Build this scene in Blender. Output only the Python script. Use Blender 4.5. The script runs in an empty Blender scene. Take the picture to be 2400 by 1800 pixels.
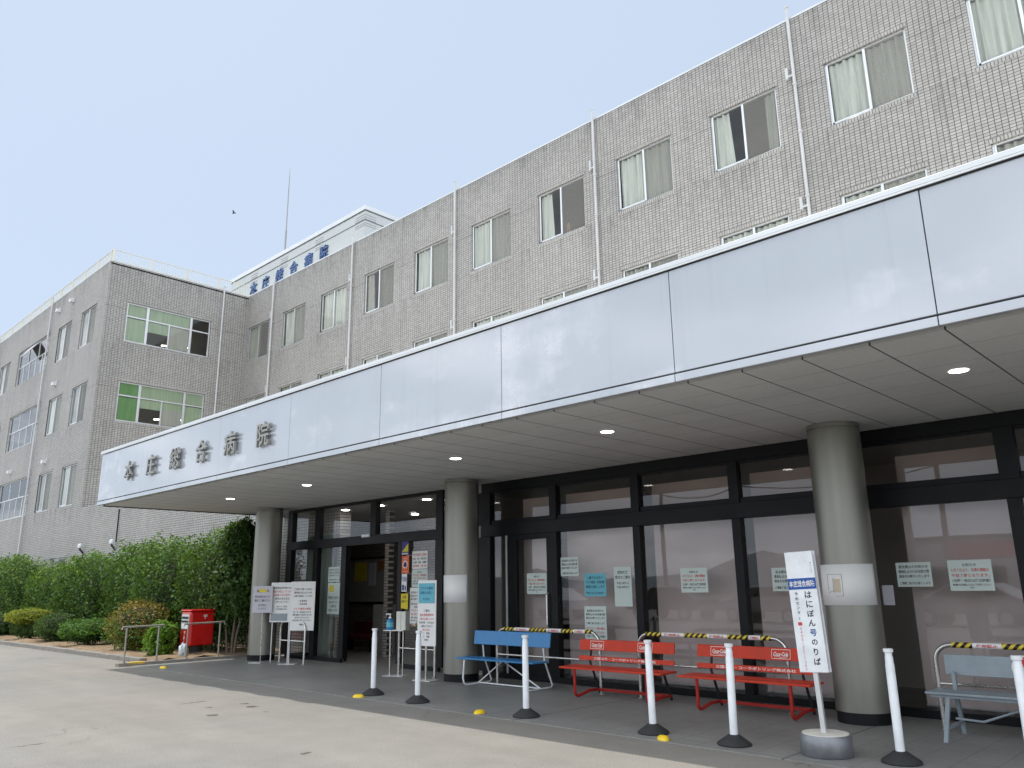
import bpy, bmesh, math, random
import numpy as np
from mathutils import Vector, Matrix
random.seed(7); RNG = np.random.default_rng(11)
S = bpy.context.scene; COL = S.collection; PI = math.pi; R = math.radians

# ------------------------------------------------------------------ camera, sky, sun, exposure
cam = bpy.data.cameras.new('camera'); co = bpy.data.objects.new('camera', cam); COL.objects.link(co)
cam.sensor_fit = 'HORIZONTAL'; cam.sensor_width = 36; cam.lens = 27.945; cam.clip_start = 0.05; cam.clip_end = 3000
cr = Vector((0.7185798, 0.6953309, -0.0125691)); cu = Vector((0.1812709, -0.1698219, 0.9686596)); cf = Vector((-0.6714044, 0.6983377, 0.2480739))
M4 = Matrix.Identity(4)
for i in range(3): M4[i][0] = cr[i]; M4[i][1] = cu[i]; M4[i][2] = -cf[i]
M4[2][3] = 1.5
co.matrix_world = M4; S.camera = co
SUN = Vector((-1.05, -0.17, 3.36)).normalized()
w = bpy.data.worlds.new('World'); S.world = w; w.use_nodes = True
nt = w.node_tree; N = nt.nodes; L = nt.links
bg = N['Background']; bg.inputs['Strength'].default_value = 0.12
sky = N.new('ShaderNodeTexSky'); sky.sky_type = 'NISHITA'; sky.sun_disc = False
sky.sun_elevation = math.asin(SUN.z); sky.sun_rotation = math.atan2(SUN.x, SUN.y) % (2*PI)
sky.air_density = 1.0; sky.dust_density = 2.2; sky.ozone_density = 2.0; sky.altitude = 50
def mixc(nt, a, b, f, typ='MIX'):
    m = nt.nodes.new('ShaderNodeMix'); m.data_type = 'RGBA'; m.blend_type = typ
    for s, v in ((6, a), (7, b), (0, f)):
        if hasattr(v, 'is_output'): nt.links.new(v, m.inputs[s])
        else: m.inputs[s].default_value = v if s == 0 else (tuple(v) + (1,) if len(v) == 3 else v)
    return m.outputs[2]
def mathn(nt, op, a, b=0.0, c=None, clamp=False):
    m = nt.nodes.new('ShaderNodeMath'); m.operation = op; m.use_clamp = clamp
    for i, v in enumerate((a, b, c)):
        if v is None: continue
        if hasattr(v, 'is_output'): nt.links.new(v, m.inputs[i])
        else: m.inputs[i].default_value = v
    return m.outputs[0]
tc = N.new('ShaderNodeTexCoord'); sp = N.new('ShaderNodeSeparateXYZ'); L.new(tc.outputs['Generated'], sp.inputs[0])
hz = mixc(nt, sky.outputs[0], (3.95, 4.65, 5.6), 0.80)                      # thin veil of high haze
mp = N.new('ShaderNodeMapping'); mp.inputs['Scale'].default_value = (2.2, 2.2, 7.0); L.new(tc.outputs['Generated'], mp.inputs[0])
nz = N.new('ShaderNodeTexNoise'); nz.inputs['Scale'].default_value = 1.6; nz.inputs['Detail'].default_value = 7; nz.inputs['Roughness'].default_value = 0.6; L.new(mp.outputs[0], nz.inputs[0])
cl = N.new('ShaderNodeMapRange'); cl.inputs[1].default_value = 0.47; cl.inputs[2].default_value = 0.66; L.new(nz.outputs[0], cl.inputs[0])
side = N.new('ShaderNodeMapRange'); side.inputs[1].default_value = 0.05; side.inputs[2].default_value = -0.2; L.new(sp.outputs[1], side.inputs[0])
cf_ = mathn(nt, 'MULTIPLY', cl.outputs[0], side.outputs[0])
cf_ = mathn(nt, 'MULTIPLY', cf_, 0.8)
brt = N.new('ShaderNodeMapRange'); brt.inputs[1].default_value = 0.0; brt.inputs[2].default_value = -0.6; brt.inputs[3].default_value = 0; brt.inputs[4].default_value = 0.85; L.new(mathn(nt, 'MINIMUM', mathn(nt, 'MULTIPLY', sp.outputs[1], 0.95), mathn(nt, 'MULTIPLY', sp.outputs[0], -1.5)), brt.inputs[0])
hz = mixc(nt, hz, (8.0, 8.7, 9.6), brt.outputs[0])                     # unseen sky in front and at right brightened to light the walls
L.new(mixc(nt, hz, (16, 16, 16), cf_), bg.inputs[0])
sl = bpy.data.lights.new('sun', 'SUN'); sl.energy = 2.2; sl.angle = R(0.6); sl.color = (1.0, 0.955, 0.90)
so = bpy.data.objects.new('sun', sl); COL.objects.link(so); so.rotation_euler = SUN.to_track_quat('Z', 'Y').to_euler()
S.view_settings.view_transform = 'Standard'; S.view_settings.look = 'None'; S.view_settings.exposure = 0.5; S.view_settings.gamma = 1
S.view_settings.use_curve_mapping = False
S.cycles.max_bounces = 8; S.cycles.transparent_max_bounces = 16; S.cycles.caustics_reflective = False; S.cycles.caustics_refractive = False
S.cycles.sample_clamp_indirect = 4

# ------------------------------------------------------------------ materials
def base(name):
    m = bpy.data.materials.new(name); m.use_nodes = True
    return m, m.node_tree, m.node_tree.nodes['Principled BSDF']
def pos(nt): return nt.nodes.new('ShaderNodeNewGeometry').outputs['Position']
def noise(nt, vec, scale, detail=4, rough=0.55, mapping=None):
    if mapping:
        mp = nt.nodes.new('ShaderNodeMapping'); mp.inputs['Scale'].default_value = mapping; nt.links.new(vec, mp.inputs[0]); vec = mp.outputs[0]
    n = nt.nodes.new('ShaderNodeTexNoise'); n.inputs['Scale'].default_value = scale; n.inputs['Detail'].default_value = detail; n.inputs['Roughness'].default_value = rough
    nt.links.new(vec, n.inputs[0]); return n.outputs[0]
def mrange(nt, v, a, b, c, d):
    m = nt.nodes.new('ShaderNodeMapRange'); m.inputs[1].default_value = a; m.inputs[2].default_value = b; m.inputs[3].default_value = c; m.inputs[4].default_value = d
    nt.links.new(v, m.inputs[0]); return m.outputs[0]
def bump(nt, h, dist, strength=1.0):
    b = nt.nodes.new('ShaderNodeBump'); b.inputs['Distance'].default_value = dist; b.inputs['Strength'].default_value = strength
    nt.links.new(h, b.inputs['Height']); return b.outputs[0]
def pm(name, col, rough=0.5, metal=0.0, var=0.08, scale=6.0, spec=0.5, bmp=0.0, mapping=None, coat=0.0):
    m, nt, p = base(name)
    v = noise(nt, pos(nt), scale, 5, 0.6, mapping)
    f = mrange(nt, v, 0.3, 0.7, 1 - var, 1 + var)
    g = nt.nodes.new('ShaderNodeVectorMath'); g.operation = 'SCALE'; g.inputs[0].default_value = col; nt.links.new(f, g.inputs['Scale'])
    nt.links.new(g.outputs[0], p.inputs['Base Color'])
    nt.links.new(mrange(nt, v, 0.3, 0.7, max(0.02, rough*0.85), min(1, rough*1.15)), p.inputs['Roughness'])
    p.inputs['Metallic'].default_value = metal; p.inputs['Specular IOR Level'].default_value = spec; p.inputs['Coat Weight'].default_value = coat; p.inputs['Coat Roughness'].default_value = 0.08
    if bmp: nt.links.new(bump(nt, noise(nt, pos(nt), scale*12, 3), bmp), p.inputs['Normal'])
    return m
def tile(name, ax, w=0.118, h=0.072, off=0.0, c1=(.50, .485, .462), c2=(.405, .39, .37), mo=(.12, .118, .114), mort=.0078, joints=True, gain=1.0):
    m, nt, p = base(name); sp = nt.nodes.new('ShaderNodeSeparateXYZ'); P = pos(nt); nt.links.new(P, sp.inputs[0])
    cb = nt.nodes.new('ShaderNodeCombineXYZ'); nt.links.new(sp.outputs[ax], cb.inputs[0]); nt.links.new(sp.outputs[2], cb.inputs[1])
    b = nt.nodes.new('ShaderNodeTexBrick'); nt.links.new(cb.outputs[0], b.inputs['Vector'])
    b.offset = off; b.inputs['Scale'].default_value = 1; b.inputs['Brick Width'].default_value = w; b.inputs['Row Height'].default_value = h
    b.inputs['Mortar Size'].default_value = mort; b.inputs['Mortar Smooth'].default_value = 0.15; b.inputs['Bias'].default_value = -0.1
    b.inputs['Color1'].default_value = (*c1, 1); b.inputs['Color2'].default_value = (*c2, 1); b.inputs['Mortar'].default_value = (*mo, 1)
    st = mrange(nt, noise(nt, P, 0.45, 5, 0.6), 0.3, 0.7, 0.92, 1.06)                    # broad weathering
    rn = mrange(nt, noise(nt, P, 1.0, 4, 0.65, (2.5, 2.5, 0.25)), 0.35, 0.75, 1.03, 0.90)  # rain streaks
    f = mathn(nt, 'MULTIPLY', st, rn)
    if joints:
        for (src, period, o, wd) in ((sp.outputs[2], 3.46, 0.62, 0.02), (sp.outputs[ax], 3.08, 0.61, 0.014)):
            q = mathn(nt, 'FRACT', mathn(nt, 'DIVIDE', mathn(nt, 'ADD', src, 100*period + o), period))
            q = mathn(nt, 'LESS_THAN', q, wd/period)
            f = mathn(nt, 'MULTIPLY', f, mathn(nt, 'SUBTRACT', 1.0, mathn(nt, 'MULTIPLY', q, 0.38)))
        sd = mathn(nt, 'MULTIPLY', mathn(nt, 'FRACT', mathn(nt, 'DIVIDE', mathn(nt, 'SUBTRACT', 11.88 + 34.6, sp.outputs[2]), 3.46)), 3.46)
        sf = mathn(nt, 'MULTIPLY', mrange(nt, sd, 0.05, 1.1, 0.34, 0.0), mrange(nt, noise(nt, P, 1.0, 4, 0.7, (5.5, 5.5, 0.5)), 0.5, 0.68, 0.0, 1.0))   # dirt washed down from the sills
        f = mathn(nt, 'MULTIPLY', f, mathn(nt, 'SUBTRACT', 1.0, sf))
        d = mrange(nt, noise(nt, P, 1.0, 5, 0.7, (3.0, 3.0, 1.2)), 0.45, 0.7, 0.0, 1.0)     # blotchy darkening toward the wall top
        t = mrange(nt, sp.outputs[2], 14.2, 15.2, 0.0, 0.30)
        f = mathn(nt, 'MULTIPLY', f, mathn(nt, 'SUBTRACT', 1.0, mathn(nt, 'MULTIPLY', d, t)))
    f = mathn(nt, 'MULTIPLY', f, gain)
    g = nt.nodes.new('ShaderNodeVectorMath'); g.operation = 'SCALE'; nt.links.new(b.outputs[0], g.inputs[0]); nt.links.new(f, g.inputs['Scale'])
    nt.links.new(g.outputs[0], p.inputs['Base Color']); p.inputs['Roughness'].default_value = 0.55; p.inputs['Specular IOR Level'].default_value = 0.3
    inv = mathn(nt, 'SUBTRACT', 1.0, b.outputs[1]); nt.links.new(bump(nt, inv, 0.006, 0.6), p.inputs['Normal'])
    return m
def glass(name, tint=(.86, .9, .89), rough=0.0, refl=1.0, ior=1.52):
    m = bpy.data.materials.new(name); m.use_nodes = True; nt = m.node_tree; nt.nodes.clear()
    o = nt.nodes.new('ShaderNodeOutputMaterial'); t = nt.nodes.new('ShaderNodeBsdfTransparent'); t.inputs[0].default_value = (*tint, 1)
    g = nt.nodes.new('ShaderNodeBsdfGlossy'); g.inputs['Roughness'].default_value = rough; g.inputs[0].default_value = (.95, .97, 1, 1)
    ge = nt.nodes.new('ShaderNodeNewGeometry'); dt = nt.nodes.new('ShaderNodeVectorMath'); dt.operation = 'DOT_PRODUCT'; nt.links.new(ge.outputs['Normal'], dt.inputs[0]); nt.links.new(ge.outputs['Incoming'], dt.inputs[1])
    c1 = mathn(nt, 'SUBTRACT', 1.0, mathn(nt, 'ABSOLUTE', dt.outputs['Value'])); fr = mathn(nt, 'MULTIPLY_ADD', mathn(nt, 'POWER', c1, 5.0), 0.955, 0.045)
    wv = noise(nt, pos(nt), 0.7, 2); nt.links.new(bump(nt, wv, 0.01, 0.12), g.inputs['Normal'])
    mx = nt.nodes.new('ShaderNodeMixShader'); nt.links.new(mathn(nt, 'MULTIPLY', fr, refl*1.7, clamp=True), mx.inputs[0])
    nt.links.new(t.outputs[0], mx.inputs[1]); nt.links.new(g.outputs[0], mx.inputs[2]); nt.links.new(mx.outputs[0], o.inputs[0]); return m
def screen(name, col, a):
    m = bpy.data.materials.new(name); m.use_nodes = True; nt = m.node_tree; nt.nodes.clear()
    o = nt.nodes.new('ShaderNodeOutputMaterial'); t = nt.nodes.new('ShaderNodeBsdfTransparent'); d = nt.nodes.new('ShaderNodeBsdfDiffuse'); d.inputs[0].default_value = (*col, 1)
    mx = nt.nodes.new('ShaderNodeMixShader'); mx.inputs[0].default_value = a
    nt.links.new(t.outputs[0], mx.inputs[1]); nt.links.new(d.outputs[0], mx.inputs[2]); nt.links.new(mx.outputs[0], o.inputs[0]); return m
def emit(name, col, s):
    m, nt, p = base(name); p.inputs['Base Color'].default_value = (.8, .8, .8, 1); p.inputs['Emission Color'].default_value = (*col, 1); p.inputs['Emission Strength'].default_value = s; return m
def leafm(name, a, b, tr=0.25, rough=0.55):
    m, nt, p = base(name); at = nt.nodes.new('ShaderNodeAttribute'); at.attribute_name = 'tint'
    c = mixc(nt, a, b, at.outputs['Fac']); nt.links.new(c, p.inputs['Base Color']); p.inputs['Roughness'].default_value = rough; p.inputs['Specular IOR Level'].default_value = 0.3
    t = nt.nodes.new('ShaderNodeBsdfTranslucent'); nt.links.new(mixc(nt, c, (.35, .5, .05), 0.35), t.inputs[0])
    mx = nt.nodes.new('ShaderNodeMixShader'); mx.inputs[0].default_value = tr; o = nt.nodes['Material Output']
    nt.links.new(p.outputs[0], mx.inputs[1]); nt.links.new(t.outputs[0], mx.inputs[2]); nt.links.new(mx.outputs[0], o.inputs[0]); return m
def curtainm(name, col, tr=0.35, fold_shade=True):
    m, nt, p = base(name); p.inputs['Base Color'].default_value = (*col, 1); p.inputs['Roughness'].default_value = 0.9; p.inputs['Specular IOR Level'].default_value = 0.1
    v = mrange(nt, noise(nt, pos(nt), 3.0, 3, 0.5, (4, 4, 0.3) if fold_shade else (.5, .5, .5)), 0.3, 0.7, 0.85 if fold_shade else .95, 1.1 if fold_shade else 1.03)  # vertical tone streaks paint fold shading into the cloth
    g = nt.nodes.new('ShaderNodeVectorMath'); g.operation = 'SCALE'; g.inputs[0].default_value = col; nt.links.new(v, g.inputs['Scale']); nt.links.new(g.outputs[0], p.inputs['Base Color'])
    t = nt.nodes.new('ShaderNodeBsdfTranslucent'); t.inputs[0].default_value = (*col, 1)
    mx = nt.nodes.new('ShaderNodeMixShader'); mx.inputs[0].default_value = tr; o = nt.nodes['Material Output']
    nt.links.new(p.outputs[0], mx.inputs[1]); nt.links.new(t.outputs[0], mx.inputs[2]); nt.links.new(mx.outputs[0], o.inputs[0]); return m

m_tile = tile('wall_tile_front', 0); m_tile_s = tile('wall_tile_side', 1)
m_sold = tile('soldier_tile_front', 0, 0.068, 0.12, 0.0, joints=False); m_sold_s = tile('soldier_tile_side', 1, 0.068, 0.12, 0.0, joints=False)
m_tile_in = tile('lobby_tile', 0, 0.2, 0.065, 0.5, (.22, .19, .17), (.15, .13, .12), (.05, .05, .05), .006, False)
m_alu = pm('aluminium_frame', (.72, .74, .75), 0.35, 0.55, 0.05)
m_pipe = pm('grey_painted_pipe', (.62, .63, .64), 0.45, 0.0, 0.08, 2.0)
m_coping = pm('coping_metal', (.66, .68, .69), 0.35, 0.4, 0.08, 1.0)
m_black = pm('black_frame', (.007, .008, .010), 0.45, 0.0, 0.15, 3.0, 0.22)
m_dark = pm('dark_gap', (.02, .02, .022), 0.8, 0, 0.1)
m_steel = pm('stainless_tube', (.62, .61, .59), 0.28, 0.9, 0.06, 9.0)
m_galv = pm('galvanised_rail', (.33, .32, .29), 0.5, 0.35, 0.18, 7.0)
m_white = pm('white_plastic', (.82, .85, .88), 0.38, 0, 0.10, 7.0)
m_whitep = pm('white_panel_wall', (.58, .62, .62), 0.6, 0, 0.06, 0.6)
m_cream = pm('cream_railing', (.74, .72, .62), 0.5, 0, 0.06)
m_rubber = pm('black_rubber', (.028, .030, .030), 0.75, 0, 0.2, 12.0)
m_yellow = pm('yellow_plastic', (.90, .62, .02), 0.35, 0, 0.08)
m_blue = pm('bench_blue_paint', (.035, .22, .50), 0.38, 0, 0.07, 8.0)
m_red = pm('bench_red_paint', (.60, .055, .026), 0.5, 0, 0.12, 7.0, 0.25)
m_redd = pm('bench_red_tube', (.40, .022, .016), 0.45, 0, 0.15, 7.0, 0.3)
m_greyb = pm('bench_grey_paint', (.27, .32, .36), 0.42, 0.1, 0.10, 7.0)
m_post = pm('postbox_red', (.62, .012, .010), 0.28, 0, 0.05, 4.0, 0.5, 0, None, 0.3)
m_paper = pm('white_paper', (.86, .87, .87), 0.8, 0, 0.03)
m_paperg = pm('greenish_paper', (.62, .72, .69), 0.8, 0, 0.03)
m_paperl = pm('lilac_paper', (.56, .56, .62), 0.8, 0, 0.04)
m_paperb = pm('blue_paper', (.16, .50, .62), 0.8, 0, 0.04)
m_papery = pm('yellow_paper', (.72, .60, .04), 0.7, 0, 0.04)
m_ink = pm('ink_black', (.03, .03, .035), 0.7, 0, 0.05); m_inkr = pm('ink_red', (.60, .05, .06), 0.7, 0, 0.05)
m_inkb = pm('ink_blue', (.02, .07, .30), 0.7, 0, 0.05); m_inkw = pm('paint_white', (.82, .80, .78), 0.5, 0, 0.04)
m_orange = pm('poster_orange', (.75, .14, .03), 0.6, 0, 0.04); m_navy = pm('poster_navy', (.04, .04, .22), 0.6, 0, 0.04)
m_blueb = pm('sign_blue', (.012, .085, .36), 0.4, 0, 0.04)
m_lett = pm('bronze_grey_letters', (.30, .30, .275), 0.4, 0.4, 0.08); m_lettb = pm('blue_letters', (.05, .12, .30), 0.5, 0, 0.08)
m_col = pm('column_paint', (.275, .275, .245), 0.36, 0.6, 0.10, 1.2, 0.5, 0, (3, 3, 0.5))
m_light = emit('lamp_disc', (1, .95, .85), 6.0)
m_lobl = emit('lobby_lamp_disc', (1, .95, .88), 28.0)
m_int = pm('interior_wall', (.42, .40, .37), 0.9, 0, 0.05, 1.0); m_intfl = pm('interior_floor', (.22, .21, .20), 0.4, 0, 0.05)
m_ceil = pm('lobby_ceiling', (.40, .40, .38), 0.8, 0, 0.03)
m_glass = glass('window_glass', (.91, .935, .925), 0.0, 0.6); m_glasss = glass('storefront_glass', (.90, .90, .90), 0.0, 0.85)
m_glasst = glass('dark_tint_transom_glass', (.76, .73, .69), 0.0, 0.8)  # browner and darker tint than the panes below
m_mesh = screen('insect_screen', (.33, .325, .30), 0.45)
m_cur = curtainm('mint_curtain', (.80, .81, .735), 0.2); m_curg = curtainm('grey_curtain', (.52, .51, .45), 0.2)
m_blind = curtainm('green_blind', (.50, .60, .42), 0.3); m_blindd = curtainm('dark_green_blind', (.20, .38, .15), 0.2)
m_roll = curtainm('pink_grey_roller_blind', (.68, .575, .56), 0.12, False)
m_darkred = pm('dark_red_vinyl', (.10, .012, .014), 0.5, 0, 0.1)
m_drum = pm('weathered_steel', (.25, .26, .28), 0.45, 0.7, 0.25, 5.0); m_conc = pm('concrete', (.26, .24, .215), 0.85, 0, 0.14, 9.0, 0.3, 0.004)
m_concl = pm('pale_concrete', (.72, .69, .62), 0.85, 0, 0.1, 9.0, 0.3, 0.003)
m_bark = pm('bark', (.17, .14, .11), 0.85, 0, 0.25, 20.0, 0.2, 0.006); m_core = pm('shaded_core', (.055, .06, .035), 0.9, 0, 0.4, 14.0, 0.2, 0.03)
m_vio = pm('bottle_blue', (.03, .25, .55), 0.2, 0, 0.05)
m_bag = pm('clear_bag', (.62, .68, .74), 0.35, 0, 0.12, 20.0)
m_wire = pm('cable', (.02, .02, .02), 0.7); m_hill = pm('wooded_hill', (.20, .235, .25), 0.9, 0, 0.3, 0.05)  # hill colour paled to paint in distant haze
m_carw = pm('white_car_paint', (.75, .76, .77), 0.2, 0, 0.02, 2.0, 0.5, 0, None, 0.6); m_carg = pm('car_glass', (.02, .025, .03), 0.05, 0, 0.05)

def fascia_mat():
    m, nt, p = base('coated_fascia_panel'); P = pos(nt)
    v = mrange(nt, noise(nt, P, 0.8, 4, 0.6), 0.3, 0.7, 0.96, 1.03)
    s = mrange(nt, noise(nt, P, 1.0, 4, 0.6, (9, 9, 0.35)), 0.55, 0.8, 1.0, 0.93)     # rain streaks
    g = nt.nodes.new('ShaderNodeVectorMath'); g.operation = 'SCALE'; g.inputs[0].default_value = (1, 1, 1); nt.links.new(mathn(nt, 'MULTIPLY', v, s), g.inputs['Scale'])
    ch = mathn(nt, 'MULTIPLY', mrange(nt, noise(nt, P, 1.0, 6, 0.60, (0.55, 0.55, 1.0)), 0.51, 0.70, 0.0, 1.0), mrange(nt, noise(nt, P, 1.0, 5, 0.65, (5, 5, 0.7)), 0.35, 0.65, 0.25, 1.0))   # chalky bloom plus cloud reflections painted into the colour
    kc = mixc(nt, (.475, .505, .55), (.74, .75, .79), ch); nt.links.new(kc, g.inputs[0])
    nt.links.new(mrange(nt, ch, 0, 1, 0.12, 0.5), p.inputs['Roughness'])
    nt.links.new(g.outputs[0], p.inputs['Base Color']); p.inputs['Metallic'].default_value = 0.25
    p.inputs['Coat Weight'].default_value = 0.2; p.inputs['Coat Roughness'].default_value = 0.05
    nt.links.new(bump(nt, noise(nt, P, 0.9, 3), 0.02, 0.05), p.inputs['Normal']); return m
m_fascia = fascia_mat()
def soffit_mat():
    m, nt, p = base('soffit_board'); P = pos(nt); sp = nt.nodes.new('ShaderNodeSeparateXYZ'); nt.links.new(P, sp.inputs[0])
    f = mrange(nt, noise(nt, P, 1.3, 5, 0.6), 0.3, 0.7, 0.93, 1.05)
    f = mathn(nt, 'MULTIPLY', f, mrange(nt, noise(nt, P, 30, 3), 0.3, 0.7, 0.96, 1.04))
    for (o, per, wd, k) in ((sp.outputs[0], 0.5625, 0.015, 0.88), (sp.outputs[1], 0.56, 0.009, 0.5)):
        sh = 100*per + (1.62 if o == sp.outputs[0] else -6.40)
        q = mathn(nt, 'FRACT', mathn(nt, 'DIVIDE', mathn(nt, 'ADD', o, sh), per)); q = mathn(nt, 'LESS_THAN', q, wd/per)
        f = mathn(nt, 'MULTIPLY', f, mathn(nt, 'SUBTRACT', 1.0, mathn(nt, 'MULTIPLY', q, k)))
    g = nt.nodes.new('ShaderNodeVectorMath'); g.operation = 'SCALE'; g.inputs[0].default_value = (.60, .61, .605); nt.links.new(f, g.inputs['Scale'])
    nt.links.new(g.outputs[0], p.inputs['Base Color']); p.inputs['Roughness'].default_value = 0.7; return m
m_soffit = soffit_mat()
def asphalt_mat():
    m, nt, p = base('weathered_asphalt'); P = pos(nt); sp = nt.nodes.new('ShaderNodeSeparateXYZ'); nt.links.new(P, sp.inputs[0])
    a = mrange(nt, noise(nt, P, 0.35, 6, 0.6), 0.3, 0.7, 0.93, 1.06)
    b = mrange(nt, noise(nt, P, 2.2, 5, 0.65), 0.3, 0.7, 0.93, 1.07)
    c = mrange(nt, noise(nt, P, 70, 3, 0.75), 0.25, 0.75, 0.62, 1.38)
    f = mathn(nt, 'MULTIPLY', mathn(nt, 'MULTIPLY', a, b), c)
    k = mixc(nt, (.268, .25, .222), (.245, .236, .218), mrange(nt, noise(nt, P, 0.22, 3), 0.4, 0.6, 0, 1))
    vo = nt.nodes.new('ShaderNodeTexVoronoi'); vo.feature = 'DISTANCE_TO_EDGE'; vo.inputs['Scale'].default_value = 0.33
    wv = nt.nodes.new('ShaderNodeTexNoise'); wv.inputs['Scale'].default_value = 1.6; wv.inputs['Detail'].default_value = 5; nt.links.new(P, wv.inputs[0])
    wa = nt.nodes.new('ShaderNodeVectorMath'); wa.operation = 'SCALE'; wa.inputs['Scale'].default_value = 0.7; nt.links.new(wv.outputs[1], wa.inputs[0])
    wb = nt.nodes.new('ShaderNodeVectorMath'); wb.operation = 'ADD'; nt.links.new(P, wb.inputs[0]); nt.links.new(wa.outputs[0], wb.inputs[1]); nt.links.new(wb.outputs[0], vo.inputs['Vector'])
    ck = mathn(nt, 'MULTIPLY', mathn(nt, 'LESS_THAN', vo.outputs['Distance'], 0.0028), mrange(nt, noise(nt, P, 0.5, 3), 0.52, 0.62, 0.0, 0.22))
    f = mathn(nt, 'MULTIPLY', f, mathn(nt, 'SUBTRACT', 1.0, ck))
    f = mathn(nt, 'MULTIPLY', f, mrange(nt, noise(nt, P, 1.0, 4, 0.6, (0.10, 1.1, 1)), 0.35, 0.65, 0.95, 1.05))     # faint tyre wear along the drive
    sx = mathn(nt, 'LESS_THAN', mathn(nt, 'ABSOLUTE', mathn(nt, 'ADD', mathn(nt, 'ADD', sp.outputs[1], mathn(nt, 'MULTIPLY', sp.outputs[0], 1.44)), 18.6)), 0.03)
    f = mathn(nt, 'MULTIPLY', f, mathn(nt, 'SUBTRACT', 1.0, mathn(nt, 'MULTIPLY', sx, 0.16)))                          # seam between two lays
    # stains and pits that the ground itself has
    wob = nt.nodes.new('ShaderNodeVectorMath'); wob.operation = 'ADD'; nt.links.new(P, wob.inputs[0])
    nn = nt.nodes.new('ShaderNodeTexNoise'); nn.inputs['Scale'].default_value = 9; nt.links.new(P, nn.inputs[0])
    sc = nt.nodes.new('ShaderNodeVectorMath'); sc.operation = 'SCALE'; sc.inputs['Scale'].default_value = 0.16; nt.links.new(nn.outputs[1], sc.inputs[0]); nt.links.new(sc.outputs[0], wob.inputs[1])
    for (x, y, rx, ry, d) in ((-11.38, 5.48, .035, .22, .6), (-10.70, 5.91, .06, .06, .6), (-10.34, 5.82, .09, .07, .65), (-9.77, 5.70, .07, .05, .4), (-10.72, 5.41, .07, .05, .45), (-10.04, 5.13, .11, .07, .6), (-9.61, 2.96, .025, .2, .5), (-7.04, 4.59, .05, .05, .6), (-22.0, 6.65, .06, .35, .45), (-6.2, 4.1, .12, .3, .10)):
        v = nt.nodes.new('ShaderNodeVectorMath'); v.operation = 'SUBTRACT'; nt.links.new(wob.outputs[0], v.inputs[0]); v.inputs[1].default_value = (x, y, 0.08)
        q = nt.nodes.new('ShaderNodeVectorMath'); q.operation = 'MULTIPLY'; nt.links.new(v.outputs[0], q.inputs[0]); q.inputs[1].default_value = (1/rx, 1/ry, 0)
        l = nt.nodes.new('ShaderNodeVectorMath'); l.operation = 'LENGTH'; nt.links.new(q.outputs[0], l.inputs[0])
        f = mathn(nt, 'MULTIPLY', f, mrange(nt, l.outputs['Value'], 0.7, 1.1, 1 - d, 1.0))
    g = nt.nodes.new('ShaderNodeVectorMath'); g.operation = 'SCALE'; nt.links.new(k, g.inputs[0]); nt.links.new(f, g.inputs['Scale'])
    nt.links.new(g.outputs[0], p.inputs['Base Color']); p.inputs['Roughness'].default_value = 0.9; p.inputs['Specular IOR Level'].default_value = 0.2
    nt.links.new(bump(nt, noise(nt, P, 90, 3, 0.7), 0.006, 0.7), p.inputs['Normal']); return m
m_asph = asphalt_mat()
def paving_mat():
    m, nt, p = base('grey_floor_tile'); P = pos(nt); b = nt.nodes.new('ShaderNodeTexBrick'); nt.links.new(P, b.inputs[0]); b.offset = 0.0
    b.inputs['Scale'].default_value = 1; b.inputs['Brick Width'].default_value = 0.30; b.inputs['Row Height'].default_value = 0.10; b.inputs['Mortar Size'].default_value = 0.004; b.inputs['Mortar Smooth'].default_value = 0.2
    b.inputs['Color1'].default_value = (.275, .275, .262, 1); b.inputs['Color2'].default_value = (.25, .25, .238, 1); b.inputs['Mortar'].default_value = (.15, .15, .145, 1)
    f = mathn(nt, 'MULTIPLY', mrange(nt, noise(nt, P, 0.7, 5, 0.6), 0.3, 0.7, 0.86, 1.12), mrange(nt, noise(nt, P, 14, 4), 0.3, 0.7, 0.93, 1.06))
    sp = nt.nodes.new('ShaderNodeSeparateXYZ'); nt.links.new(P, sp.inputs[0])
    q = mathn(nt, 'FRACT', mathn(nt, 'DIVIDE', mathn(nt, 'ADD', sp.outputs[0], 336.9), 3.3)); q = mathn(nt, 'LESS_THAN', q, 0.006)
    f = mathn(nt, 'MULTIPLY', f, mathn(nt, 'SUBTRACT', 1.0, mathn(nt, 'MULTIPLY', q, 0.6)))
    g = nt.nodes.new('ShaderNodeVectorMath'); g.operation = 'SCALE'; nt.links.new(b.outputs[0], g.inputs[0]); nt.links.new(f, g.inputs['Scale'])
    nt.links.new(g.outputs[0], p.inputs['Base Color']); p.inputs['Roughness'].default_value = 0.5; p.inputs['Specular IOR Level'].default_value = 0.4; return m
m_pave = paving_mat()
def soil_mat():
    m, nt, p = base('dry_soil'); P = pos(nt)
    c = mixc(nt, (.20, .13, .075), (.34, .25, .15), mrange(nt, noise(nt, P, 3.5, 6, 0.7), 0.35, 0.65, 0, 1)); c = mixc(nt, c, (.10, .07, .04), mrange(nt, noise(nt, P, 40, 3, 0.7), 0.5, 0.7, 0, 0.8))
    nt.links.new(c, p.inputs['Base Color']); p.inputs['Roughness'].default_value = 0.95; nt.links.new(bump(nt, noise(nt, P, 25, 5, 0.7), 0.03, 0.8), p.inputs['Normal']); return m
m_soil = soil_mat()
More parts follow.
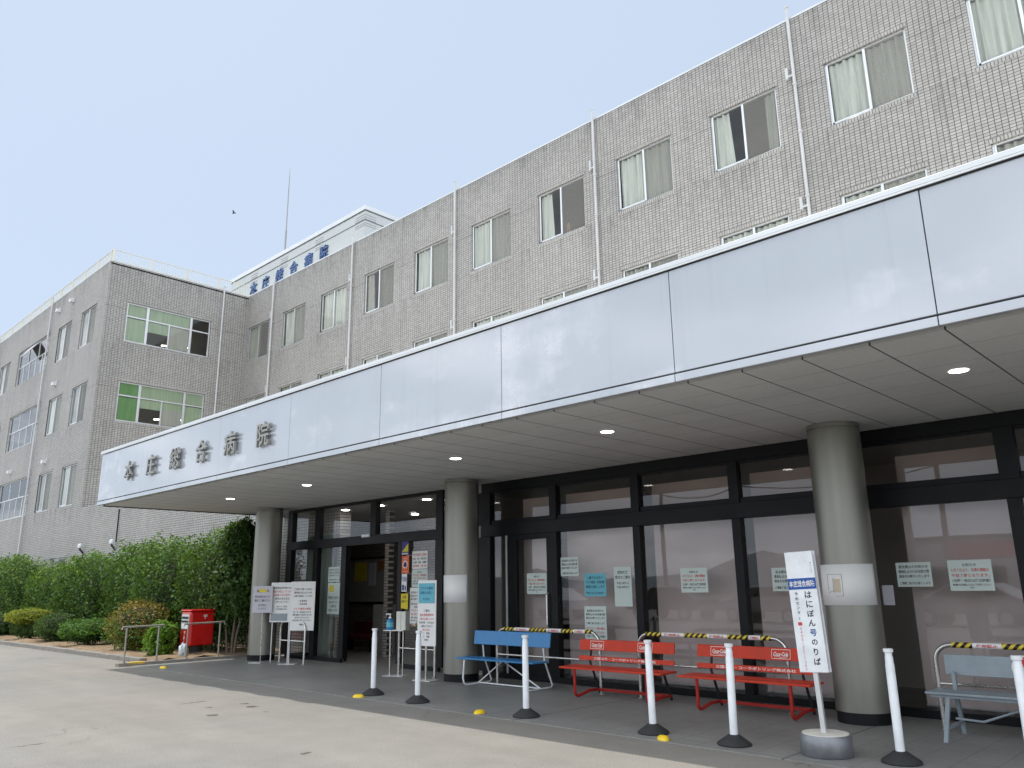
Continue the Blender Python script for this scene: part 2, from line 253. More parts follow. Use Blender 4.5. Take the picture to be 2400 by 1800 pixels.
def tape_mat():
    m, nt, p = base('hazard_tape'); tcn = nt.nodes.new('ShaderNodeTexCoord'); sp = nt.nodes.new('ShaderNodeSeparateXYZ'); nt.links.new(tcn.outputs['Object'], sp.inputs[0])
    s = mathn(nt, 'ADD', sp.outputs[0], mathn(nt, 'MULTIPLY', sp.outputs[2], -0.9))
    q = mathn(nt, 'FRACT', mathn(nt, 'MULTIPLY', s, 12.5)); q = mathn(nt, 'LESS_THAN', q, 0.5)
    nt.links.new(mixc(nt, (.015, .014, .012), (.78, .60, .06), q), p.inputs['Base Color']); p.inputs['Roughness'].default_value = 0.35; return m
m_tape = tape_mat()
LF = {'hedge': leafm('hedge_leaf', (.020, .064, .012), (.090, .185, .027), .28), 'young': leafm('young_leaf', (.08, .20, .018), (.22, .36, .05), .3),
      'dark': leafm('dark_leaf', (.022, .058, .016), (.07, .14, .03)), 'lime': leafm('lime_leaf', (.15, .20, .018), (.34, .35, .03)),
      'rust': leafm('rusty_leaf', (.13, .11, .022), (.36, .22, .045), 0.2), 'mid': leafm('mid_green_leaf', (.035, .11, .016), (.12, .25, .035))}

# ------------------------------------------------------------------ mesh helpers
_txt = {}
def textmesh(s, bold=0.0, extr=0.0):
    key = (s, bold, extr)
    if key not in _txt:
        c = bpy.data.curves.new('t', 'FONT'); c.body = s; c.size = 1; c.offset = bold; c.extrude = extr; c.resolution_u = 2; c.align_x = 'LEFT'
        o = bpy.data.objects.new('t', c); me = bpy.data.meshes.new_from_object(o)
        v = [tuple(x.co) for x in me.vertices]; f = [tuple(p.vertices) for p in me.polygons]
        bpy.data.objects.remove(o); bpy.data.curves.remove(c); bpy.data.meshes.remove(me); _txt[key] = (v, f)
    return _txt[key]
class MB:
    def __init__(s): s.v = []; s.f = []; s.m = []
    def add(s, vs, fs, m=0):
        o = len(s.v); s.v += [tuple(x) for x in vs]; s.f += [tuple(i + o for i in f) for f in fs]; s.m += [m]*len(fs); return s
    def box(s, x0, x1, y0, y1, z0, z1, m=0):
        vs = [(x, y, z) for z in (z0, z1) for y in (y0, y1) for x in (x0, x1)]
        return s.add(vs, [(0, 2, 3, 1), (4, 5, 7, 6), (0, 1, 5, 4), (2, 6, 7, 3), (0, 4, 6, 2), (1, 3, 7, 5)], m)
    def quad(s, a, b, c, d, m=0): return s.add([a, b, c, d], [(0, 1, 2, 3)], m)
    def tube(s, path, r, n=10, m=0, closed=False):
        P = [Vector(p) for p in path]; k = len(P); vs = []; fs = []; up = None
        for i in range(k):
            a = P[(i - 1) % k] if (closed or i > 0) else P[i]; b = P[(i + 1) % k] if (closed or i < k - 1) else P[i]
            t = (b - a).normalized()
            if up is None: up = t.orthogonal().normalized()
            up = (up - t*up.dot(t)).normalized(); q = t.cross(up); rr = r[i] if isinstance(r, (list, tuple)) else r
            vs += [P[i] + (up*math.cos(2*PI*j/n) + q*math.sin(2*PI*j/n))*rr for j in range(n)]
        for i in range(k if closed else k - 1):
            for j in range(n):
                a, b = i*n + j, i*n + (j + 1) % n; c, d = ((i + 1) % k)*n + (j + 1) % n, ((i + 1) % k)*n + j; fs.append((a, b, c, d))
        if not closed: fs.append(tuple(range(n))[::-1]); fs.append(tuple(range((k - 1)*n, k*n)))
        return s.add(vs, fs, m)
    def lathe(s, prof, cx=0, cy=0, n=32, m=0):
        vs = [(cx + r*math.cos(2*PI*j/n), cy + r*math.sin(2*PI*j/n), z) for r, z in prof for j in range(n)]; fs = []
        for i in range(len(prof) - 1):
            for j in range(n): fs.append((i*n + j, i*n + (j + 1) % n, (i + 1)*n + (j + 1) % n, (i + 1)*n + j))
        fs.append(tuple(range(n))[::-1]); fs.append(tuple(range((len(prof) - 1)*n, len(prof)*n))); return s.add(vs, fs, m)
    def text(s, st, o, ux, uz, width=None, height=None, m=0, bold=0.0, extr=0.0, center=True):
        """ lay a string with its centre (or left end) at o, along ux, upright along uz """
        v, f = textmesh(st, bold, extr)
        if not v: return s
        a = np.array(v); x0, x1 = a[:, 0].min(), a[:, 0].max(); y0, y1 = a[:, 1].min(), a[:, 1].max()
        sx = width/(x1 - x0) if width else None; sy = height/(y1 - y0) if height else None
        sx = sx or sy; sy = sy or sx
        if not width and not height: sx = sy = 1
        cx = (x0 + x1)/2 if center else x0; cy = (y0 + y1)/2; ux = Vector(ux).normalized(); uz = Vector(uz).normalized(); n = ux.cross(uz); o = Vector(o)
        return s.add([o + ux*((p[0] - cx)*sx) + uz*((p[1] - cy)*sy) + n*(p[2]*sy) for p in v], f, m)
    def build(s, name, mats, parent=None, smooth=False, bevel=0.0, local=False, angle=40):
        if not isinstance(mats, (list, tuple)): mats = [mats]
        off = Vector((0, 0, 0))
        if parent is not None and not local: off = ROOTLOC.get(root(parent), Vector((0, 0, 0)))
        me = bpy.data.meshes.new(name); me.from_pydata([(v[0] - off[0], v[1] - off[1], v[2] - off[2]) for v in s.v], [], s.f)
        for m in mats: me.materials.append(m)
        if len(mats) > 1: me.polygons.foreach_set('material_index', s.m)
        if smooth: me.shade_smooth(); me.set_sharp_from_angle(angle=R(angle))
        me.update(); o = bpy.data.objects.new(name, me); COL.objects.link(o)
        if parent is not None: o.parent = parent
        if bevel:
            b = o.modifiers.new('bevel', 'BEVEL'); b.width = bevel; b.segments = 2; b.limit_method = 'ANGLE'; b.angle_limit = R(40)
        return o
ROOTLOC = {}
def root(o):
    while o.parent is not None: o = o.parent
    return o
def thing(name, label, cat, loc=(0, 0, 0), rz=0.0, group=None):
    o = bpy.data.objects.new(name, None); COL.objects.link(o); o.empty_display_size = 0.1
    o.location = loc; o.rotation_euler = (0, 0, rz); ROOTLOC[o] = Vector(loc); tag(o, label, cat, group); return o
def tag(o, label, cat, group=None):
    o['label'] = label; o['category'] = cat
    if group: o['group'] = group
    return o
def struct(o, kind='structure'): o['kind'] = kind; return o
def kids(o): return [c for c in bpy.data.objects if c.parent == o]
def copy_tree(o, parent=None):
    c = o.copy(); COL.objects.link(c)
    if parent is not None: c.parent = parent
    for k in list(o.children): copy_tree(k, c)
    return c
def arc(c, r, a0, a1, n, ax=(1, 0, 0), ay=(0, 0, 1)):
    c = Vector(c); ax = Vector(ax); ay = Vector(ay)
    return [c + ax*(r*math.cos(a0 + (a1 - a0)*i/n)) + ay*(r*math.sin(a0 + (a1 - a0)*i/n)) for i in range(n + 1)]
def wall(mb, ax, plane, u0, u1, z0, z1, holes, depth, m=0):
    """ a wall sheet facing -Y (ax 0) or +X (ax 1) with openings and their reveals """
    us = sorted({u0, u1, *[h[0] for h in holes], *[h[1] for h in holes]}); zs = sorted({z0, z1, *[h[2] for h in holes], *[h[3] for h in holes]})
    P = (lambda u, z, d=0.0: (u, plane + d, z)) if ax == 0 else (lambda u, z, d=0.0: (plane - d, u, z))
    for i in range(len(us) - 1):
        for j in range(len(zs) - 1):
            cu_, cz = (us[i] + us[i + 1])/2, (zs[j] + zs[j + 1])/2
            if us[i] < u0 or us[i + 1] > u1 or any(h[0] < cu_ < h[1] and h[2] < cz < h[3] for h in holes): continue
            mb.quad(P(us[i], zs[j]), P(us[i + 1], zs[j]), P(us[i + 1], zs[j + 1]), P(us[i], zs[j + 1]), m)
    for a, b, c, d in holes:
        mb.quad(P(a, c), P(a, c, depth), P(b, c, depth), P(b, c), m); mb.quad(P(a, d), P(b, d), P(b, d, depth), P(a, d, depth), m)
        mb.quad(P(a, c), P(a, d), P(a, d, depth), P(a, c, depth), m); mb.quad(P(b, c), P(b, c, depth), P(b, d, depth), P(b, d), m)

# ------------------------------------------------------------------ ground
g = MB(); g.quad((-500, -500, 0), (500, -500, 0), (500, 500, 0), (-500, 500, 0)); struct(g.build('ground', m_asph))
g = MB(); g.box(-18.05, 8, 7.12, 10.2, -0.2, 0.008); struct(g.build('paved_porch', m_pave))
g = MB(); g.box(-17.2, 6, 10.2, 14, -0.2, 0.004); struct(g.build('lobby_floor', m_intfl))
g = MB(); nx, ny = 60, 12; x0, x1, y0, y1 = -60, -18.15, 7.66, 10.86
vs = [(x0 + (x1 - x0)*i/nx, y0 + (y1 - y0)*j/ny, 0.075 + 0.05*math.sin(i*1.7 + j)*math.sin(j*.9) + 0.02*random.random() - (0.05 if j == 0 else 0)) for i in range(nx + 1) for j in range(ny + 1)]
g.add(vs, [(i*(ny + 1) + j, (i + 1)*(ny + 1) + j, (i + 1)*(ny + 1) + j + 1, i*(ny + 1) + j + 1) for i in range(nx) for j in range(ny)]); struct(g.build('planting_soil', m_soil, smooth=True))
g = MB()
for i in range(70):
    xa = -60 + i*0.6
    if xa + 0.59 > -18.2: break
    g.box(xa, xa + 0.592, 7.50, 7.66, -0.05, 0.105 + 0.006*math.sin(i*2.3))
struct(g.build('kerb', m_conc, bevel=0.012))
g = MB(); g.box(-18.24, -18.05, 6.85, 10.8, -0.05, 0.07); struct(g.build('ramp_kerb', m_conc, bevel=0.012))
g = MB(); g.box(-18.246, -18.045, 7.08, 7.40, 0.03, 0.074); struct(g.build('yellow_kerb_paint', pm('worn_yellow_paint', (.58, .40, .07), .7, 0, .35, 14), bevel=0.006))

# ------------------------------------------------------------------ the hospital building
YF, YL, XC, ZR = 17.2, 10.87, -34.04, 15.2
B = thing('hospital_building', 'grey tiled four storey building with rows of sliding windows and a projecting wing', 'building', (-20, 17, 0))
WX = [-33.77 + 3.08*k for k in range(14)]
rows = [(11.88, 13.56), (8.42, 10.10)]
holes = [(x, x + 1.85, a, b) for x in WX for a, b in rows]
mb = MB(); wall(mb, 0, YF, XC, 10, 4.0, ZR, holes, 0.13)
mb.quad((10, YF, 4), (10, 34, 4), (10, 34, ZR), (10, YF, ZR)); mb.quad((-60, 34, 0), (-60, 34, ZR), (10, 34, ZR), (10, 34, 0))
mb.build('wall', m_tile, B)
fr_h = [(-36.92, -35.12, 11.88, 13.58), (-40.0, -38.2, 11.88, 13.58), (-46.2, -41.3, 11.88, 13.70), (-49.5, -47.7, 11.88, 13.58), (-54.5, -50.5, 11.88, 13.7)]
fh = []
for k in range(3): fh += [(a, b, c - 3.46*k, d - 3.46*k) for a, b, c, d in fr_h]
gh = [(-36.95, -35.2, 1.4, 2.88), (-33.95, -32.1, 1.4, 2.88), (-30.6, -28.85, 1.4, 2.88), (-27.4, -25.6, 1.4, 2.88)]
mb = MB(); wall(mb, 0, YL, -60, XC, 3.2, ZR, fh, 0.13); wall(mb, 0, YL, -60, -16.15, 0, 3.2, gh, 0.13); wall(mb, 0, YL, XC, -16.15, 3.2, 4.75, [], 0.13)
mb.quad((-60, YL, 0), (-60, YL, ZR), (-60, 34, ZR), (-60, 34, 0)); mb.quad((-16.15, YL, 0), (-16.15, YL + .3, 0), (-16.15, YL + .3, 4.75), (-16.15, YL, 4.75))
mb.build('wing_wall', m_tile, B)
sh = [(11.75, 15.46, 11.82, 13.56), (11.75, 15.46, 8.39, 10.08)]
mb = MB(); wall(mb, 1, XC, YL, YF, 4.7, ZR, sh, 0.13); mb.build('wing_side_wall', m_tile_s, B)
mb = MB(); mb.box(XC, 10, YF + .02, 34, ZR - .12, ZR - .06); mb.box(-60, XC, YL + .02, 34, ZR - .12, ZR - .06); mb.build('roof', m_conc, B)
mb = MB(); mb.box(XC - .2, 10, YF - .008, YF + .28, ZR, ZR + .05); mb.box(-60, XC + .008, YL - .008, YL + .28, ZR, ZR + .03); mb.box(XC - .28, XC + .008, YL + .28, YF - .01, ZR, ZR + .03); mb.build('roof_coping', m_coping, B)
mb = MB(); mb.box(-33.9, 5, YL + .03, YF - .01, 4.40, 4.55); mb.build('podium_roof', m_concl, B)
mb = MB()
for z in (4.6, 8.0, 11.4, 14.8):
    mb.box(XC + .1, 9.9, YF + .2, 20.4, z, z + .05); mb.box(-59.9, XC - .2, YL + .2, 16.8, z, z + .05)
mb.box(XC + .1, 9.9, 20.4, 20.5, 4.6, 15); mb.box(-59.9, XC - .2, 16.8, 16.9, 0.5, 15); mb.box(-37.6, -37.5, YL + .2, 16.8, 4.6, 15)
for x in WX[::2]: mb.box(x - .66, x - .56, YF + .2, 20.4, 4.6, 14.9)
mb.build('interior_wall', m_int, B)

def frame_mb(u0, u1, z0, z1, vert, horiz, t=0.045, d0=0.05, d1=0.11):
    """ window frame in local coords: u along x, outside is -y """
    m = MB(); m.box(u0, u1, d0, d1, z0, z0 + t); m.box(u0, u1, d0, d1, z1 - t, z1); m.box(u0, u0 + t, d0, d1, z0 + t, z1 - t); m.box(u1 - t, u1, d0, d1, z0 + t, z1 - t)
    for x, a, b in vert: m.box(x - t/2, x + t/2, d0 + .004, d1 - .004, a, b)
    for z, a, b in horiz: m.box(a, b, d0 + .008, d1 - .008, z - t/2, z + t/2)
    return m
def wavy(x0, x1, z0, z1, y, amp=0.035, per=0.16, sway=0.0, seed=0):
    rr = random.Random(seed); n = max(6, int((x1 - x0)/0.02)); m = MB(); vs = []
    ph = [rr.random()*6 for _ in range(3)]
    for j in range(7):
        t = j/6
        for i in range(n + 1):
            u = i/n; x = x0 + (x1 - x0)*u + sway*(1 - t)*(u*u)*0.6; k = 2*PI*(x1 - x0)*u/per
            vs.append((x, y + amp*(math.sin(k + ph[0]) + .5*math.sin(k*.53 + ph[1] + t) + .35*math.sin(k*1.7 + ph[2] - 1.5*t)), z0 + (z1 - z0)*t))
    m.add(vs, [(j*(n + 1) + i, j*(n + 1) + i + 1, (j + 1)*(n + 1) + i + 1, (j + 1)*(n + 1) + i) for j in range(6) for i in range(n)]); return m
# one standard window (parts share mesh data between copies): frame, pane, insect screen, curtains, tile courses
def std_window(loc, wd, h, style, rz=0.0, rbias=0):
    fm = frame_mb(0, wd, 0, h, [(wd/2, .045, h - .045)], []); win = fm.build('window', m_alu, B, local=True, bevel=0.004); win.location = Vector(loc) - ROOTLOC[B]; win.rotation_euler[2] = rz
    s = MB(); s.box(wd/2 - .03, wd/2 + .03, .028, .046, .05, h - .05); s.box(.05, .085, .034, .044, .05, h - .05); s.box(.05, wd/2, .034, .044, .05, .09); s.build('sash', m_alu, win, local=True)
    p = MB(); p.quad((.05, .07, .05), (wd - .05, .07, .05), (wd - .05, .07, h - .05), (.05, .07, h - .05)); p.build('pane', m_glass, win, local=True)
    if 's' in style:
        q = MB(); q.quad((wd/2 + .03, .04, .05), (wd - .05, .04, .05), (wd - .05, .04, h - .05), (wd/2 + .03, .04, h - .05)); q.build('insect_screen', m_mesh, win, local=True)
    sd = hash(style) % 50 + rbias
    sd = rbias
    cm = m_cur if 'g' not in style else m_curg
    if 'L' in style: wavy(.06, wd*.5, .06, h - .06, .135, seed=sd).build('curtain', cm, win, local=True, smooth=True)
    if 'l' in style: wavy(.06, wd*.27, .06, h - .06, .135, sway=.16, seed=sd + 1).build('curtain', cm, win, local=True, smooth=True)
    if 'R' in style: wavy(wd*.5, wd - .06, .06, h - .06, .145, seed=sd + 2).build('curtain', cm, win, local=True, smooth=True)
    if 'r' in style: wavy(wd*.80, wd - .06, .06, h - .06, .145, seed=sd + 3).build('curtain', cm, win, local=True, smooth=True)
    if 'b' in style: MB().box(wd*.40, wd*.47, .5, .62, .1, .62).build('cardboard_box', pm('cardboard', (.40, .24, .12), .8), win, local=True)
    if 'n' not in style:
        for z0, z1, nm in ((h, h + .1, 'lintel_course'), (-.1, 0, 'sill_course')):
            MB().box(-.05, wd + .05, -.006, .0 if nm == 'lintel_course' else .03, z0, z1).build(nm, m_sold, win, local=True)
    return win
styA = ['Lgs', 'LRs', 'LR', 'lRgs', 'LRs', 'LRs', 'lbs', 'LRs', 'lrs', 'LRs', 'LR', 'LR', 'LRs', 'LR']
for k, x in enumerate(WX):
    std_window((x, YF, 11.88), 1.85, 1.68, styA[k], rbias=k*7)
    std_window((x, YF, 8.42), 1.85, 1.68, ['LRs', 'LRgs', 'LR'][k % 3], rbias=k*5 + 3)
fst = ['LRgs', 'lRgs', '', 'Rgs', '']
for k in range(3):
    for i, (a, b, c, d) in enumerate(fr_h):
        z = c - 3.46*k
        if i in (2, 4):
            wd, h = b - a, d - c
            fm = frame_mb(0, wd, 0, h, [(wd*q, .04, h*.52) for q in (.2, .4, .6, .8)] + [(wd*q, h*.52, h - .04) for q in (.33, .66)], [(h*.52, .04, wd - .04)])
            win = fm.build('window', m_alu, B, local=True, bevel=0.004); win.location = Vector((a, YL, z)) - ROOTLOC[B]
            MB().quad((.05, .08, .05), (wd - .05, .08, .05), (wd - .05, .08, h - .05), (.05, .08, h - .05)).build('pane', m_glass, win, local=True)
            MB().box(-.05, wd + .05, -.006, 0, h, h + .1).build('lintel_course', m_sold, win, local=True)
            wavy(wd*.6, wd*.8, .06, h*.5, .3, seed=k).build('curtain', m_curg, win, local=True, smooth=True)
            if k == 0: # one hopper sash pushed open
                MB().add([(wd*.36, -.38, h*.66), (wd*.64, -.38, h*.66), (wd*.64, .04, h - .06), (wd*.36, .04, h - .06), (wd*.36, -.36, h*.64), (wd*.64, -.36, h*.64), (wd*.64, .06, h - .08), (wd*.36, .06, h - .08)], [(0, 1, 2, 3), (7, 6, 5, 4), (0, 4, 5, 1), (3, 2, 6, 7), (0, 3, 7, 4), (1, 5, 6, 2)]).build('open_sash', m_alu, win, local=True)
        else: std_window((a, YL, z), b - a, d - c, ['LRgs', 'Lgs', 'LRs'][(i + k) % 3], rbias=20 + 3*i + k)
for i, (a, b, c, d) in enumerate(gh): std_window((a, YL, c), b - a, d - c, 'Lgs', rbias=70 + i)
# wing side windows with green blinds: local x runs along +y
def side_window(z0, h, spec):
    wd = 3.71; c1, c2, tz = .87, 2.80, h*.655
    fm = frame_mb(0, wd, 0, h, [(c1, .04, h - .04), (c2, .04, h - .04), (c1 + .05, .04, h - .04), (c2 + .05, .04, h - .04), (1.86, .04, tz)], [(tz, .04, wd - .04)], t=.055)
    win = fm.build('window', m_alu, B, local=True, bevel=0.004); win.location = Vector((XC, 11.75, z0)) - ROOTLOC[B]; win.rotation_euler[2] = PI/2
    MB().quad((.05, .08, .05), (wd - .05, .08, .05), (wd - .05, .08, h - .05), (.05, .08, h - .05)).build('pane', m_glass, win, local=True)
    for (a, b, lo, hi, mt) in spec: MB().box(a, b, .095, .105, lo*h, hi*h).build('blind', mt, win, local=True)
    for q0, q1, nm in ((h, h + .1, 'lintel_course'), (-.1, 0, 'sill_course')): MB().box(-.05, wd + .05, -.006, .03 if q0 < 0 else 0, q0, q1).build(nm, m_sold_s, win, local=True)
    MB().tube([(2.2, 1.6, h*.35), (3.4, 1.5, h*.42)], .03, 6).build('ceiling_lamp', m_light, win, local=True)
side_window(11.82, 1.74, [(.05, .84, .04, .62, m_blind), (.05, .84, .68, .97, m_blind), (.95, 2.76, .68, .97, m_blind), (.95, 1.84, .36, .63, m_blind), (1.9, 2.76, .38, .63, m_curg), (1.9, 2.76, .05, .38, m_curg)])
side_window(8.39, 1.69, [(.05, .84, .04, .62, m_blindd), (.05, .84, .68, .97, m_blindd), (.95, 2.76, .68, .97, m_blind), (.95, 1.84, .40, .63, m_blind), (1.9, 2.76, .44, .63, m_blind), (1.9, 2.76, .05, .44, m_curg), (2.88, 3.66, .68, .97, m_blind), (2.88, 3.66, .04, .62, m_blind)])
# drain pipes
def pipe(p0, ztop, side):
    m = MB(); x, y, z0 = p0; n = (0, -1) if side == 'f' else (1, 0)
    cx, cy = x + n[0]*.085, y + n[1]*.085
    m.lathe([(.038, z0), (.038, ztop), (.05, ztop), (.05, ztop + .03), (.038, ztop + .03)], cx, cy, 12)
    for z in (13.3, 12.0, 10.3, 9.2, 7, 5.5):
        if z0 < z < ztop: m.lathe([(.038, z), (.055, z + .003), (.055, z + .05), (.038, z + .053)], cx, cy, 12); m.box(min(cx, x) - .012, max(cx, x) + .012, min(cy, y), max(cy, y) + .01, z, z + .04)
    if side == 'f':
        for z in (13.55, 10.05): m.box(cx - .22, cx - .15, y - .07, y - .001, z, z + .32); m.box(cx - .15, cx - .03, cy - .02, cy + .02, z + .02, z + .06)
    m.build('drainpipe', m_pipe, B, smooth=True)
for k in range(7): pipe((-6.74 - 6.2*k + 6.2, YF, 4.5), 15.5, 'f') if -6.74 - 6.2*k + 6.2 > -32 else None
pipe((XC, 15.93, 4.5), 15.35, 's'); pipe((-41.25, YL, 0.1), 15.4, 'f'); pipe((-49.9 - .4, YL, 0.1), 15.4, 'f')
# vents and lamps on the wing walls
for (x, z) in ((-38.36, 14.55), (-40.21, 14.54), (-39.36, 10.78), (-39.35, 7.21), (-44.6, 7.3)):
    MB().add([(x + a, YL - b, z + c) for a, b, c in ((-.1, 0, .12), (.1, 0, .12), (.1, .17, .04), (-.1, .17, .04), (-.1, 0, -.1), (.1, 0, -.1), (.1, .17, -.1), (-.1, .17, -.1))], [(3, 2, 1, 0), (4, 5, 6, 7), (0, 4, 7, 3), (1, 2, 6, 5), (3, 7, 6, 2), (0, 1, 5, 4)]).build('vent_hood', m_white, B)
for (x, z, up) in ((-33.17, 3.24, 0), (-30.0, 3.25, 4.4)):
    l = MB(); l.lathe([(.02, z - .09), (.075, z - .07), (.08, z), (.06, z + .06), (.02, z + .08)], x, YL - .16, 14); lm = l.build('wall_lamp', m_white, B, smooth=True)
    a = MB(); a.tube([(x, YL - .01, z - .3), (x, YL - .06, z - .22), (x, YL - .16, z - .11)], .035, 8)
    if up: a.tube([(x, YL - .02, z), (x, YL - .02, up)], .022, 6)
    else: a.tube([(x, YL - .02, z - .3), (x, YL - .02, z - .7)], .02, 6)
    a.build('lamp_arm', m_dark, lm)
# roof railing of the wing
mb = MB(); y = YL + .12
for z in (15.33, 15.80): mb.tube([(XC - .14, y - .02, z), (XC - .14, YF + .1, z)], .022, 6); mb.tube([(-60, y, z), (XC - .14, y, z)], .022, 6)
yy = y
while yy < YF: mb.box(XC - .147, XC - .133, yy - .007, yy + .007, 15.25, 15.8); yy += .125
xx = XC - .2
while xx > -60: mb.box(xx - .007, xx + .007, y - .007, y + .007, 15.25, 15.8); xx -= .125
for q in np.arange(YL + .12, YF, 1.6): mb.box(XC - .17, XC - .11, q - .03, q + .03, 15.2, 15.82)
for q in np.arange(-60, XC, 1.6): mb.box(q - .03, q + .03, y - .03, y + .03, 15.2, 15.82)
mb.build('roof_railing', m_cream, B)
# penthouse with blue letters
mb = MB(); mb.box(-46, -31.55, 22, 31, 15.1, 20.62); PH = mb.build('penthouse', m_whitep, B)
mb = MB(); mb.box(-46.05, -31.50, 21.95, 31.05, 20.62, 20.86); mb.build('penthouse_cap', m_coping, PH)
mb = MB(); mb.box(-46.03, -31.525, 21.975, 31.02, 20.57, 20.60); mb.box(-46.03, -31.525, 21.975, 31.02, 20.03, 20.06); mb.build('dark_band', pm('groove_grey', (.16, .18, .19), .7), PH)  # two thin raised bands in dark grey
for xa in (-32.4, -36.2, -39.9, -43.4):
    mb = MB()
    for z in (20.36, 20.22, 20.1, 19.88, 19.76):
        mb.box(xa, xa + .8 if xa < -33 else -31.53, 21.97, 22.01, z, z + .02)
        if xa > -33: mb.box(-31.56, -31.52, 21.99, 22.7, z, z + .02)
    mb.build('louvre', m_pipe, PH)
for k, (c, x) in enumerate(zip('本庄総合病院', (-42.95, -41.5, -39.9, -38.35, -36.8, -35.25))):
    MB().text(c, (x, 21.97, 19.4), (1, 0, 0), (0, 0, 1), height=.82, bold=.02, extr=.04).build('roof_letter', m_lettb, B)
MB().lathe([(.06, 20.88), (.055, 24), (.035, 24.02), (.03, 27), (.012, 28.45)], -43.1, 24, 10).build('lightning_rod', m_galv, B, smooth=True)

# ------------------------------------------------------------------ canopy
ZS, YC = 3.355, 6.29
CN = thing('entrance_canopy', 'long white panelled canopy with grey soffit on round columns along the ground floor', 'canopy', (-7, 8, 0))
jx = [-18.72] + [-17.715 + 2.3*k for k in range(11)]
for k in range(len(jx) - 1):
    a, b = jx[k] + .0038, jx[k + 1] - .0038; t = random.uniform(-.003, .003); t2 = random.uniform(-.002, .002)
    m = MB(); xm, zm = (a + b)/2, 3.95
    vs = [(x, y + (z - zm)*t + (x - xm)*t2, z) for z in (3.447, 4.470) for y in (YC, YC + .035) for x in (a, b)]
    m.add(vs, [(0, 2, 3, 1), (4, 5, 7, 6), (0, 1, 5, 4), (2, 6, 7, 3), (0, 4, 6, 2), (1, 3, 7, 5)]); m.build('fascia_panel', m_fascia, CN, bevel=0.004)
    m = MB(); m.box(a, b, YC - .004, YC + .05, ZS, 3.43); m.build('fascia_trim', m_fascia, CN, bevel=0.004)
mb = MB(); mb.box(-18.70, 5.4, YC + .045, YC + .10, 3.37, 4.5); mb.box(-18.70, 5.4, YC + .10, YC + .14, 3.385, 3.5); mb.build('fascia_backing', pm('joint_sealant', (.17, .18, .19), .7), CN)
mb = MB(); mb.box(-18.75, 5.4, YC - .03, YC + .25, 4.495, 4.545); mb.box(-18.75, 5.4, YC - .03, YC - .022, 4.475, 4.495); mb.build('coping', m_coping, CN, bevel=0.004)
mb = MB(); mb.box(-18.62, 5.4, YC + .14, 10.26, ZS, ZS + .05); mb.build('soffit', m_soffit, CN)
mb = MB(); mb.box(-18.62, -17.2, 10.26, 10.86, ZS, ZS + .05); mb.build('soffit_return', m_soffit, CN)
mb = MB(); mb.box(-18.74, -18.62, YC + .14, 10.86, ZS - .012, ZS + .08); mb.build('soffit_edge', m_dark, CN)
mb = MB(); mb.box(-18.72, -18.68, YC + .10, 10.86, 3.45, 4.5); mb.build('end_panel', m_fascia, CN)
mb = MB(); mb.box(-18.68, 5.4, YC + .2, 10.86, 4.36, 4.44); mb.build('canopy_roof', m_concl, CN)
for c, x in zip('本庄総合病院', (-16.95, -15.85, -14.77, -13.69, -12.62, -11.52)):
    MB().text(c, (x, YC - .05, 3.925), (1, 0, 0), (0, 0, 1), height=.395, bold=.010, extr=.05).build('sign_letter', m_lett, CN)
for x, y in ((-1.9, 7.8), (-5.85, 7.77), (-8.64, 7.77), (-12.7, 7.8), (-15.63, 7.82), (1.5, 7.8)):
    d = MB(); d.lathe([(.094, ZS - .008), (.094, ZS + .02)], x, y, 24); dl = d.build('downlight', m_white, CN, smooth=True); MB().lathe([(.080, ZS - .012), (.080, ZS + .01)], x, y, 24).build('lamp_disc', m_light, dl)
for x in (-3.78, -10.43, -17.05, 2.87):
    c = MB(); c.lathe([(.30, .13), (.30, 3.275), (.285, 3.28), (.285, 3.30), (.30, 3.305), (.30, 3.35)], x, 9.53, 48); c = c.build('column', m_col, CN, smooth=True); MB().lathe([(.292, .008), (.292, .13)], x, 9.53, 48).build('column_base', m_black, c, smooth=True)

# ------------------------------------------------------------------ storefront
YS = 10.2
SF = thing('glass_storefront', 'black framed ground floor glazing with transom lights and a glass door behind the benches', 'storefront', (-5, YS, 0))
mx = [-10.52, -8.87, -7.19, -5.51, -3.83, -2.14, -.45, 1.23, 2.9, 4.6]
f = MB(); f.box(-10.6, 5, YS - .03, YS + .09, 3.19, ZS); f.box(-10.6, 5, YS - .045, YS + .10, 2.39, 2.60); f.box(-10.6, 5, YS - .012, YS + .06, 2.60, 2.675); f.box(-10.6, 5, YS - .02, YS + .10, 0.004, .10)
for k, x in enumerate(mx):
    wd = .15 if k == 0 else (.10 if k == 5 else .075)
    f.box(x - wd, x + wd, YS - .038, YS + .08, 2.60, 3.19); w2 = .15 if k == 0 else .066; f.box(x - w2, x + w2, YS - .034, YS + .08, .10, 2.39)
    if k < len(mx) - 1:
        a, b = x + wd, mx[k + 1] - .075; f.box(a, b, YS - .01, YS + .05, 3.15, 3.19)
f.build('frame', m_black, SF, bevel=0.004)
for k in range(len(mx) - 1):
    a, b = mx[k] + .06, mx[k + 1] - .06
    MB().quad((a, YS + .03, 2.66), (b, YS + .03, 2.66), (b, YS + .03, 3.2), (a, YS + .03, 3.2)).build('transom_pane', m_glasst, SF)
    if k: MB().quad((a, YS + .03, .09), (b, YS + .03, .09), (b, YS + .03, 2.4), (a, YS + .03, 2.4)).build('pane', m_glasss, SF)
MB().quad((-10.4, YS + .03, .09), (-9.98, YS + .03, .09), (-9.98, YS + .03, 2.4), (-10.4, YS + .03, 2.4)).build('pane', m_glasss, SF)
